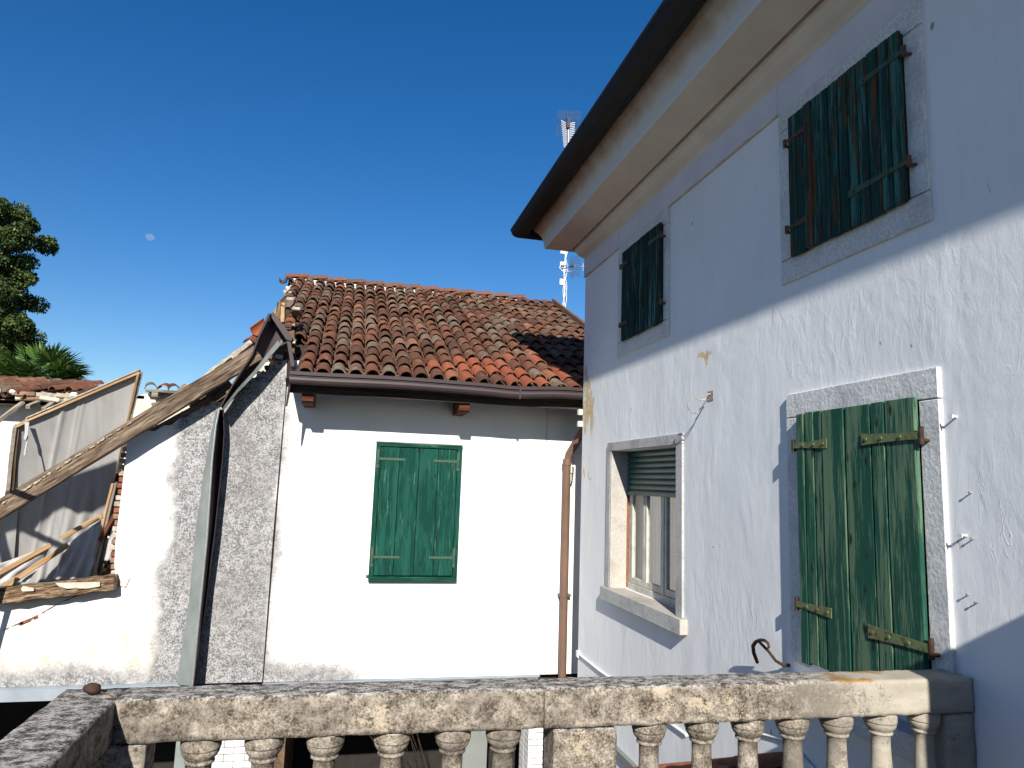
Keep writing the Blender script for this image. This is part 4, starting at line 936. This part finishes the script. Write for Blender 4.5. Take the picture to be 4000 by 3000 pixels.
for i in range(26):
    q = Vector((-2.62 + random.uniform(-.25, .12), YB + .42 + random.uniform(0, .25), -1.3 + random.uniform(0, .45)))
    o = MB().box(-.08, .08, -.06, .06, -.03, .03).build('brick', random.choice(['rubble', 'brick_mix', 'brick_red', 'mortar']), RB, bevel=.008); o.matrix_basis = RB.matrix_basis.inverted() @ Matrix.Translation(q) @ Matrix.Rotation(random.uniform(-1, 1), 4, 'X') @ Matrix.Rotation(random.uniform(-1, 1), 4, 'Z')
    o.matrix_basis = Matrix.Translation(q) @ Matrix.Rotation(random.uniform(-1, 1), 4, 'X') @ Matrix.Rotation(random.uniform(-1, 1), 4, 'Z')

# unseen remnant of the collapsed roof further left, outline shaped to shade the canvas
TR_ = thing('torn_roof', 'unseen torn remnant of the collapsed roof standing on posts left of the canvas panel', 'roof remnant', (-4.3, 7.0, GZ))
rp = [(-5.3, 1.05), (-4.86, 1.21), (-4.56, 1.30), (-3.44, 1.80), (-3.52, 1.51), (-3.62, 1.40), (-3.78, 1.31), (-3.94, 1.27), (-4.06, 1.305), (-4.19, 1.246), (-4.41, 1.09), (-4.54, 1.045), (-4.87, .96), (-5.3, .9)]
MB().prism([(a, 7.0, b) for a, b in rp], (0, .03, 0)).build('roof_sheet', 'grey_wood', TR_)
MB().prism([(a, 7.2, b) for a, b in [(-3.539, 0.47), (-3.264, 0.697), (-3.192, 0.535), (-3.221, 0.028), (-3.717, 0.026), (-3.588, 0.352)]], (0, .025, 0)).build('shade_board', 'grey_wood', TR_)  # unseen board shaped to shade the low loose canvas
stick('batten', (-4.9, 7.12, 1.15), (-3.45, 7.12, .62), .05, .05, 'grey_wood', TR_)
stick('post', (-4.75, 7.05, GZ), (-4.75, 7.05, 1.1), .1, .1, 'old_beam_wood', TR_); stick('post', (-5.2, 7.05, GZ), (-5.2, 7.05, 1.0), .1, .1, 'old_beam_wood', TR_)
# broken eave hanging off frame at the left; it throws the forked shadow on the wall
a, b = (-3.62, 8.72, -1.02), (-3.66, 8.80, -2.0)
timber('batten', (-3.63, 8.70, -.95), (-3.74, 8.72, -1.75), .06, .05, 'grey_wood', 'splintered batten dangling below the timber at the left edge', 'batten')

# ------------------------------------------------------------ far tiled house and wall stub behind
F = thing('ruined_house', 'far whitewashed house end with broken clay tile eave behind the canvas panel', 'house', (-5, 12, GZ))
zf = 1.05
MB().box(-9, -3.35, 12.35, 12.6, GZ, .96).build('wall', 'white_brick', F)
MB().box(-9, -3.6, 11.95, 12.05, .93, .985).build('wall_plate', 'fresh_wood', F)
MB().prism([(-9, 11.95, .99), (-9, 12.9, 1.26), (-9, 12.9, 1.19), (-9, 11.95, .93)], (5.0, 0, 0)).build('roof_deck', 'grey_wood', F)
random.seed(41)
frf = thing('roof', None, None); frf.parent = F; frf.matrix_parent_inverse = world_of(F).inverted()
pn = []
for k in range(25):
    for i in range(3):
        x = -8.6 + k * .205
        if x > -3.75 - i * .2: continue
        if i == 0 and -4.75 < x < -4.15: continue
        a_ = R(17); yy = 11.85 + i * .34 * math.cos(a_); zz = 1.09 + i * .34 * math.sin(a_)
        link('roof_tile', T_OLD, frf, tile_mtx(x + random.uniform(-.02, .02), yy + random.uniform(-.04, .04), zz + random.uniform(-.01, .012), a_, -.55 + random.uniform(-.08, .08), random.uniform(-.1, .1), -.03))
        pn.append(tile_mtx(x + .10, yy - .03 + random.uniform(-.05, .04), zz - .02, a_, -.55 + random.uniform(-.08, .08), 0, -.03))
        if i == 0:
            o = MB().box(-.05, .05, -.05, .05, -.04, .04).build('mortar_plug', 'old_plaster', F, bevel=.02); o.matrix_basis = Matrix.Translation((x, yy + .02, zz + .02)) @ Matrix.Rotation(random.uniform(0, 1), 4, 'X')
join_tiles('pan_tiles', P_OLD, pn, 'old_tile', frf)
for i in range(14):
    o = MB().box(-.14, .14, -.08, .08, -.035, .035).build('mortar_lump', random.choice(['crust', 'crust_pale', 'brick_mix', 'crust']), F, bevel=.015)
    o.matrix_basis = Matrix.Translation((-4.75 + (i % 7) * .11, 11.92 + random.uniform(0, .05), 1.03 + (i // 7) * .055)) @ Matrix.Rotation(random.uniform(-.2, .2), 4, 'Y')
for (a, b) in (([(-5.024,11.700,0.610), (-4.792,11.950,0.970)], 0), ([(-4.590,11.600,0.869), (-4.574,11.900,0.970)], 0), ([(-4.418,11.700,0.851), (-4.380,11.950,0.987)], 0)):
    stick('rafter_tail', a[0], a[1], .06, .055, 'grey_wood', F, 3, .004)
F2 = thing('ruined_gable', 'far grey plastered wall stub with a short row of tiles right of the canvas panel', 'wall', (-2.8, 12, GZ))
MB().prism([(-3.282,12.000,0.148), (-3.288,12.000,1.106), (-3.239,12.000,1.169), (-3.168,12.000,1.194), (-3.023,12.000,1.224), (-2.274,12.000,1.291), (-1.795,12.000,0.209)], (0, .3, 0)).build('wall', 'old_plaster', F2)
MB().box(-3.10, -2.0, 11.82, 12.2, 1.225, 1.262).build('eave_board', 'grey_wood', F2)
for x in (-3.0, -2.66, -2.3): MB().box(x, x + .09, 11.8, 12.0, 1.15, 1.225).build('rafter_tail', 'grey_wood', F2)
random.seed(15)
for k in range(6):
    link('roof_tile', T_NEW if k % 2 else T_OLD, F2, tile_mtx(-3.03 + k * .17, 11.85, 1.275, R(12), random.uniform(-.3, .3), random.uniform(-.2, .2), 0))
MB().box(-3.45, -3.15, 12.0, 12.3, 1.12, 1.17).build('coping', 'zinc', F2)

# ------------------------------------------------------------ lean-to roof below the balcony
LT = thing('lean_to', 'low lean-to roof with orange verge tiles against the house wall below the balcony', 'lean-to', (2.3, 6, GZ))
la = R(22.2)
MB().prism([(1.7, 4.0, -1.72), (1.7, 7.35, -1.72 - 3.35 * math.tan(la)), (1.7, 7.35, -1.84 - 3.35 * math.tan(la)), (1.7, 4.0, -1.84)], (X - .004 - 1.7, 0, 0)).build('roof_deck', 'moss', LT)
MB().box(1.75, X - .01, 4.05, 7.2, GZ, -3.2).build('wall', 'house_plaster', LT)
for k, (xx, mt) in enumerate(((2.765, 'o'), (2.56, 'o'), (2.35, 'o'), (2.14, 'o'), (1.93, 'o'))):
    for i in range(7):
        yy = 7.2 - i * .40; zz = -1.66 - (yy - 4.0) * math.tan(la)
        o = link('roof_tile', T_NEW if (mt == 'n' or (i + k) % 5 == 0) else T_OLD, LT, Matrix.Translation((xx, yy, zz - .0)) @ Matrix.Rotation(-math.pi / 2, 4, 'Z') @ Matrix.Rotation(math.pi, 4, 'Z') @ Matrix.Rotation(-la * 1.0 - .03, 4, 'Y') if False else
                 Matrix.Translation((xx, yy, zz)) @ Matrix.Rotation(-math.pi / 2, 4, 'Z') @ Matrix.Rotation(0, 4, 'Y') @ Matrix.Rotation(0, 4, 'X'))
        # local X must run up the slope, i.e. towards -y and up
        o.matrix_basis = Matrix.Translation((xx, yy, zz)) @ Matrix.Rotation(-math.pi / 2 + random.uniform(-.03, .03), 4, 'Z') @ Matrix.Rotation(-la - .03 + .06, 4, 'Y') @ Matrix.Diagonal((1.05, 1.1, 1.1, 1))

vp0, vp1 = [(2.129,5.150,-2.034), (2.867,4.300,-1.650)]
q0, q1 = Vector(vp0), Vector(vp1); nv = 4; dv = (q1 - q0) / nv
for i in range(-2, nv):
    a = q0 + dv * i - Vector((0, 0, .078)); link('verge_tile', T_NEW, LT, rot_to(a - Vector((0, 0, .012)), a + dv + Vector((0, 0, .0))) @ Matrix.Rotation(random.uniform(-.06, .06), 4, 'X') @ Matrix.Diagonal((dv.length * 1.08 / .44, 1.05, 1.05, 1)))
a, b = q0 - dv * 2, q1
MB().prism([(a.x, a.y - .07, GZ), (b.x - .01, b.y - .07, GZ), (b.x - .01, b.y - .07, b.z - .09), (a.x, a.y - .07, a.z - .09)], (0, .12, 0)).build('verge_wall', 'moss', LT)
# ------------------------------------------------------------ stone balustrade
BA = thing('balustrade', 'lichen stained stone balustrade with turned balusters in the foreground', 'balustrade', (1, 2.95, -1.75))
TH = -.0225
def ry(x): return 2.883 + TH * (x + .743)            # front line of the rail
def rough_prism(name, x0, x1, yf, d, z0, z1, nx, ny, nz, amp=.004, fy=True):
    """box following the rail line, subdivided and worn"""
    mb = MB(); ids = {}; 
    def P3(i, j, k):
        x = x0 + (x1 - x0) * i / nx; y = yf(x) + d * j / ny; z = z0 + (z1 - z0) * k / nz
        c = sum(((j in (0, ny)), (k in (0, nz)), (i in (0, nx))))
        v = Vector((x, y, z)); n = noise.noise_vector(v * 9) * amp + noise.noise_vector(v * 31) * amp * .5
        if c >= 2:
            cc = Vector((x, yf(x) + d / 2, (z0 + z1) / 2)); ins = (cc - v); ins.x = 0; n += ins.normalized() * (.004 + .006 * abs(noise.noise(v * 14)))
        return v + n
    def vid(i, j, k):
        key = (i, j, k)
        if key not in ids: ids[key] = len(mb.v); mb.v.append(tuple(P3(i, j, k)))
        return ids[key]
    for i in range(nx):
        for k in range(nz):
            mb.f.append((vid(i, 0, k), vid(i + 1, 0, k), vid(i + 1, 0, k + 1), vid(i, 0, k + 1))); mb.f.append((vid(i, ny, k), vid(i, ny, k + 1), vid(i + 1, ny, k + 1), vid(i + 1, ny, k)))
        for j in range(ny):
            mb.f.append((vid(i, j, 0), vid(i, j + 1, 0), vid(i + 1, j + 1, 0), vid(i + 1, j, 0))); mb.f.append((vid(i, j, nz), vid(i + 1, j, nz), vid(i + 1, j + 1, nz), vid(i, j + 1, nz)))
    for j in range(ny):
        for k in range(nz):
            mb.f.append((vid(0, j, k), vid(0, j, k + 1), vid(0, j + 1, k + 1), vid(0, j + 1, k))); mb.f.append((vid(nx, j, k), vid(nx, j + 1, k), vid(nx, j + 1, k + 1), vid(nx, j, k + 1)))
    mb.sm = [True] * len(mb.f)
    o = mb.build(name, 'lichen_stone', BA); return o
rough_prism('top_rail', -.745, .838, ry, .170, -.965, -.81, 110, 10, 9)
rough_prism('top_rail', .842, X - .002, ry, .170, -.967, -.811, 130, 10, 9)
# side rail coming towards the camera
def side(name, xa, xb, ya, yb, z0, z1, nx=80):
    mb = MB(); o = rough_prism(name, ya, yb, lambda q: 0, xb - xa, z0, z1, nx, 10, 9)
    me = o.data
    for v in me.vertices: v.co = (xa + (xb - xa) - v.co.y, v.co.x, v.co.z)
    me.flip_normals(); me.update(); return o
side('side_rail', -.962, -.742, .3, 3.055, -.967, -.8125)
rough_prism('corner_post', -.93, -.628, lambda x: ry(x) + .006, .155, -1.75, -.968, 14, 8, 40)
rough_prism('post', 0.883, 1.145, lambda x: ry(x) + .006, .155, -1.75, -.970, 16, 8, 40)
rough_prism('end_post', 2.726, X - .003, lambda x: ry(x) + .006, .155, -1.75, -.970, 6, 8, 40)
rough_prism('plinth', -.93, X - .003, lambda x: ry(x) - .0, .165, -1.75, -1.62, 60, 6, 4) if False else None
MB().box(-.95, X - .004, 2.80, 3.04, -1.749, -1.66).build('plinth', 'lichen_stone', BA)
prof = [(.0, 0), (.071, 0), (.072, -.006), (.072, -.036), (.0715, -.040), (.068, -.041), (.0685, -.046), (.067, -.056), (.060, -.068), (.052, -.077), (.050, -.079), (.050, -.083), (.053, -.086), (.053, -.091), (.048, -.095), (.0415, -.100),
        (.041, -.14), (.043, -.20), (.048, -.28), (.055, -.36), (.062, -.42), (.064, -.47), (.060, -.52), (.050, -.56), (.045, -.58), (.052, -.59), (.052, -.61), (.06, -.63), (.065, -.66), (.065, -.70), (0, -.70)]
bm_ = MB().lathe(prof, (0, 0, 0), 26).mesh('baluster', 'lichen_stone')
random.seed(2)
for x in (1.319, 1.559, 1.776, 1.992, 2.212, 2.437, 2.666, 0.691, 0.486, 0.246, -0.006, -0.231, -0.455):
    o = link('baluster', bm_, BA, Matrix.Translation((x, ry(x) + .080, -.966)) @ Matrix.Rotation(random.uniform(0, 6), 4, 'Z') @ Matrix.Diagonal((1, 1, 1, 1)))
for y in (2.55, 2.3, 2.05, 1.8): link('baluster', bm_, BA, Matrix.Translation((-.855, y, -.966)))
# pebble and twig on the corner of the rail
mb = MB(); bmx = bmesh.new(); bmesh.ops.create_icosphere(bmx, subdivisions=3, radius=1)
for v in bmx.verts:
    n_ = noise.noise(v.co * 1.3); v.co *= (1 + .25 * n_); v.co = Vector((v.co.x * .031, v.co.y * .026, max(-.012, v.co.z * .020)))
me = bpy.data.meshes.new('stone'); bmx.to_mesh(me); bmx.free(); me.materials.append(M['pin_rust'])
for p in me.polygons: p.use_smooth = True
tag(link('stone', me, None, Matrix.Translation(Vector((-0.843,2.958,-0.790)))), 'small brown stone lying on the left corner of the balustrade', 'stone')
mb = MB(); tq = [(-0.840,2.990,-0.806), (-0.812,2.955,-0.806), (-0.791,2.940,-0.806), (-0.764,2.906,-0.806)]; mb.tube([(p[0], p[1], p[2] + .003) for p in tq], .0022, 6)
tag(mb.build('twig', 'rust'), 'short rusty wire twig beside the stone on the balustrade corner', 'twig')

# ------------------------------------------------------------ antenna
AT = thing('antenna', 'roof antenna mast with mesh reflectors and white aerial behind the annex ridge', 'antenna', (4.55, 14.8, 1.5))
YA = 14.8
mast = MB(); mast.tube([(4.56, YA, 1.5), (4.56, YA, 5.2), (4.545, YA, 8.1)], .024, 8); mast.build('mast', 'galvanised', AT)
cab = MB()
for s_ in (0, 1, 2):
    cab.tube([(4.56 + .045 * math.sin(z * (5 + s_) + s_ * 2), YA - .04, 3.9 + .0 + z) for z in [k * .07 for k in range(34)]], .0075, 5)
cab.build('cables', 'cable_white', AT)
for z in (5.28, 4.95, 4.55): MB().box(4.43, 4.52, YA - .07, YA - .02, z - .07, z + .07).build('amplifier_box', 'white_paint', AT, bevel=.006)
blk = MB(); blk.tube([(4.50, YA - .05, 5.62), (4.47, YA - .05, 5.75), (4.53, YA - .05, 5.84)], .03, 6); blk.build('cable_boot', 'wire_dark', AT)
def grid(p0, u, v_, nu, nv, r=.006):
    mb = MB(); p0, u, v_ = Vector(p0), Vector(u), Vector(v_)
    for i in range(nu + 1): mb.tube([p0 + u * (i / nu), p0 + u * (i / nu) + v_], r, 4, False)
    for j in range(nv + 1): mb.tube([p0 + v_ * (j / nv), p0 + v_ * (j / nv) + u], r, 4, False)
    return mb
gu = [(4.341,14.900,8.754), (4.854,14.800,8.757), (4.833,14.800,8.547), (4.292,14.800,8.487)]
G0, G1, G2, G3 = [Vector(p) for p in gu]
grid(G0 + Vector((0, 0, 0)), G1 - G0, G3 - G0, 7, 6, .005).build('mesh_reflector', 'wire_blue', AT)
gl_ = [Vector(p) for p in [(4.323,14.900,8.499), (4.854,14.900,8.558), (4.837,14.900,8.167), (4.314,14.900,8.113)]]
grid(gl_[0], gl_[1] - gl_[0], gl_[3] - gl_[0], 7, 7, .005).build('mesh_reflector', 'wire_blue', AT)
yg = MB(); c0 = Vector((4.508,14.600,8.315)); 
for k in range(15):
    z = c0.z - k * .055; w_ = .17 - k * .0035
    for sx in (-1, 1):
        cx = c0.x - .02 - k * .004; yg.tube([(cx + sx * .03, 14.6 - k * .02, z - .02), (cx + sx * w_, 14.6 - k * .02, z + .03), ], .010, 4)
yg.tube([(c0.x - .01, 14.6, c0.z + .05), (c0.x - .08, 14.3, c0.z - .9)], .014, 6)
yg.build('aerial', 'white_paint', AT)
bx = MB(); q = Vector((4.459,14.500,8.242)); bx.box(q.x - .035, q.x + .035, 14.45, 14.55, q.z - .12, q.z + .12); bx.build('junction_box', 'wire_dark', AT)
g2 = [Vector(p) for p in [(4.595,14.500,5.082), (4.707,14.600,5.078), (4.706,14.600,4.565), (4.600,14.500,4.620)]]
grid(g2[0], g2[1] - g2[0], g2[3] - g2[0], 3, 7, .005).build('mesh_reflector', 'wire_blue', AT)
g3 = [Vector(p) for p in [(4.762,14.700,5.175), (4.864,14.600,5.107), (4.866,14.600,4.760), (4.754,14.700,4.741)]]
grid(g3[0], g3[1] - g3[0], g3[3] - g3[0], 4, 6, .005).build('mesh_reflector', 'wire_blue', AT)
bo = MB(); a, b = [(4.428,14.700,4.923), (5.098,14.700,4.946)]; bo.tube([a, b], .014, 6)
for q in [(4.890,14.700,4.936), (4.963,14.700,4.938), (5.049,14.700,4.941)]: bo.tube([(q[0], q[1], q[2] - .09), (q[0], q[1], q[2] + .09)], .006, 4)
bo.build('boom', 'galvanised', AT)
bo = MB(); a, b = [(4.634,14.680,4.915), (4.724,14.680,4.924)]; bo.tube([a, b], .035, 6); bo.build('dipole_box', 'wire_dark', AT)
bo = MB(); bo.tube([(4.439,14.700,4.960), (4.405,14.700,4.866), (4.467,14.700,4.795), (4.516,14.700,4.788)], .012, 5); bo.tube([(4.520,14.700,4.849), (4.643,14.700,4.790), (4.721,14.700,4.822)], .008, 5); bo.build('cables', 'cable_white', AT)

# ------------------------------------------------------------ vegetation
def leaf_mesh(name, C_, N_, size, mat, rnd, asp=.6):
    """diamond leaves folded along the midrib: C_ centres, N_ directions"""
    n = len(C_); T = N_ / np.linalg.norm(N_, axis=1, keepdims=True); rv = np.random.normal(size=(n, 3)); S_ = np.cross(T, rv); S_ /= np.linalg.norm(S_, axis=1, keepdims=True); U = np.cross(T, S_)
    sz = size[:, None]; V = np.stack([C_ - T * sz * .5, C_ + S_ * sz * asp * .5 + U * sz * .08, C_ + T * sz * .5, C_ - S_ * sz * asp * .5 + U * sz * .08], 1).reshape(-1, 3)
    me = bpy.data.meshes.new(name); me.vertices.add(n * 4); me.vertices.foreach_set('co', V.ravel()); me.loops.add(n * 4); me.polygons.add(n)
    me.loops.foreach_set('vertex_index', np.arange(n * 4)); me.polygons.foreach_set('loop_start', np.arange(n) * 4); me.polygons.foreach_set('loop_total', np.full(n, 4))
    me.update(); me.validate(); at = me.attributes.new('rnd', 'FLOAT', 'FACE'); at.data.foreach_set('value', rnd); me.materials.append(M[mat]); return me
np.random.seed(4)
TREE = thing('tree', 'tall leafy tree with pale seed bracts rising at the left edge', 'tree', (-13, 26, GZ))
cl_ = [Vector(p) for p in [(-11.657,26.000,8.560), (-11.377,26.000,8.777), (-11.791,26.000,8.724), (-11.135,26.000,8.354), (-11.443,26.000,8.045), (-10.914,26.000,8.109), (-10.665,26.000,7.957), (-11.004,26.000,7.557), (-10.629,26.000,7.645), (-11.295,26.000,7.433), (-11.616,26.000,7.575), (-10.525,26.000,7.747), (-10.801,26.000,7.131), (-11.157,26.000,6.913), (-11.457,26.000,6.880), (-10.701,26.000,6.605), (-10.945,26.000,6.402), (-10.638,26.000,6.389), (-11.234,26.000,6.283), (-11.437,26.000,6.086), (-10.883,26.000,5.877), (-11.098,26.000,5.768), (-10.665,26.000,5.633), (-10.542,26.000,5.557), (-10.887,26.000,5.261), (-11.280,26.000,5.400), (-10.717,26.000,5.101), (-10.985,26.000,4.816), (-10.366,26.000,4.695), (-10.496,26.000,4.509), (-10.143,26.000,4.408), (-10.721,26.000,4.491), (-10.231,26.000,4.183), (-11.083,26.000,4.374), (-10.586,26.000,3.981), (-10.342,26.000,3.827), (-10.864,26.000,3.787), (-10.462,26.000,3.559), (-11.129,26.000,3.510), (-10.655,26.000,3.287), (-10.994,26.000,3.007), (-10.541,26.000,2.953), (-10.282,26.000,3.314), (-10.713,26.000,2.516), (-12.202,26.000,8.671), (-12.242,26.000,7.770), (-12.135,26.000,6.894), (-12.028,26.000,6.026), (-11.923,26.000,5.166), (-11.818,26.000,4.312), (-11.714,26.000,3.466), (-12.958,26.000,8.128), (-12.866,26.000,6.814), (-12.704,26.000,5.525), (-12.543,26.000,4.252), (-13.587,26.000,6.735), (-13.366,26.000,5.033)]]
cs_, ns_, ss_, rr_ = [], [], [], []
for q in cl_:
    for sub in range(3):
        c = np.array(q) + np.array((-.42, 0, 0)) + np.random.normal(size=3) * np.array((.16, .7, .16)); rad = np.random.uniform(.2, .42); n = 520
        d = np.random.normal(size=(n, 3)); d /= np.linalg.norm(d, axis=1, keepdims=True); rr = rad * np.random.uniform(.55, 1.08, size=(n, 1))
        pts = c + d * rr * np.array((1, 1, .8)); cs_.append(pts); dn = d * .5 + np.random.normal(size=(n, 3)) * .5 + np.array((0, 0, -.45)); ns_.append(dn)
        ss_.append(np.random.uniform(.07, .13, n)); r0 = np.random.uniform(0, .45) + np.random.uniform(0, .3, n); bract = np.random.rand(n) < .10; r0[bract] = 1.; rr_.append(r0)
tm = leaf_mesh('crown', np.concatenate(cs_), np.concatenate(ns_), np.concatenate(ss_), 'tree_leaf', np.concatenate(rr_)); link('crown', tm, TREE)
tr = MB(); tr.tube([(-13.2, 26.2, GZ), (-13.1, 26.1, 0), (-12.8, 26, 4), (-12.6, 26, 7.5)], [.35, .3, .2, .08], 10)
for k in range(24):
    q = random.choice(cl_); z = q.z - .8; tr.tube([(-12.9, 26, z - .6), (((-12.9) + q.x) / 2, 26, z + .1), tuple(q)], [.07, .045, .015], 5)
tr.build('trunk', 'bark', TREE)
PALM = thing('palm_tree', 'fan palm crown showing above the far tiled roof', 'palm', (-6.2, 16, GZ))
pt = MB(); pt.tube([(-6.3, 16, GZ), (-6.25, 16, -1), (-6.2, 16, 1.62)], [.16, .15, .14], 10); pt.build('trunk', 'bark', PALM)
random.seed(12)
cc = Vector((-6.2, 16, 1.62))
def frond(dirv, plen, R_, nb, droop):
    d = Vector(dirv).normalized(); tip = cc + d * plen; mb = MB(); rn = []
    mb.tube([cc, cc + d * plen * .5 + Vector((0, 0, .03)), tip], [.018, .013, .009], 5); rn += [.3] * len(mb.f)
    side_ = d.cross(Vector((0, 0, 1)));
    if side_.length < .1: side_ = Vector((1, 0, 0))
    side_.normalize(); nrm = side_.cross(d).normalized()
    for i in range(nb):
        a = math.radians(-125 + 250 * i / (nb - 1)); bd = (d * math.cos(a) + side_ * math.sin(a) + nrm * random.uniform(-.12, .12)).normalized()
        L = R_ * (1 - .28 * (abs(a) / 2.2) ** 2) * random.uniform(.9, 1.05); w_ = bd.cross(nrm).normalized() * .026
        p0 = tip; p1 = tip + bd * L * .55 + Vector((0, 0, -droop * .25)); p2 = tip + bd * L + Vector((0, 0, -droop))
        k = len(mb.v); f0 = nrm * .008
        mb.v += [tuple(p0 - w_ * .15), tuple(p0 + w_ * .15), tuple(p1 - w_), tuple(p1 + f0 * 0 - f0), tuple(p1 + w_), tuple(p2)]
        mb.f += [(k, k + 1, k + 3, k + 2), (k + 1, k + 4, k + 3), (k + 2, k + 3, k + 5), (k + 3, k + 4, k + 5)]; mb.sm += [False] * 4; rv = random.uniform(.1, 1) ** 1.5; rn += [rv] * 4
    me = mb.mesh('frond', 'palm_leaf'); at = me.attributes.new('rnd', 'FLOAT', 'FACE'); at.data.foreach_set('value', rn + [.3] * (len(me.polygons) - len(rn))); link('frond', me, PALM)
for i in range(44):
    az = random.uniform(0, 2 * math.pi); el = random.uniform(-.15, 1.25)
    frond((math.cos(az) * math.cos(el) * 1.25, math.sin(az) * math.cos(el), math.sin(el) * .75), random.uniform(.38, .66), random.uniform(.46, .60), 26, random.uniform(.03, .14))
for (dx, dz, pl) in ((.9, .1, .75), (.7, .35, .7), (-.9, .3, .7), (1, -.1, .7), (0.05, 1, .5), (-.4, .9, .55), (.4, .85, .6)): frond((dx, -.25, dz), pl, .52, 38, .07)

# ------------------------------------------------------------ the day moon
bmx = bmesh.new(); bmesh.ops.create_uvsphere(bmx, u_segments=40, v_segments=20, radius=2.1); me = bpy.data.meshes.new('moon'); bmx.to_mesh(me); bmx.free(); me.materials.append(M['moon_surface'])
for p in me.polygons: p.use_smooth = True
MD = Vector((-0.25549353, 0.92278948, 0.28841398))
tag(link('moon', me, None, Matrix.Translation(MD * 420) @ Matrix.Diagonal((1.1, 1, .85, 1))), 'pale daytime moon low in the blue sky above the ruin', 'moon')
for o in bpy.data.objects:
    if 'category' not in o and o.parent is None and o.type == 'EMPTY': print('untagged', o.name)
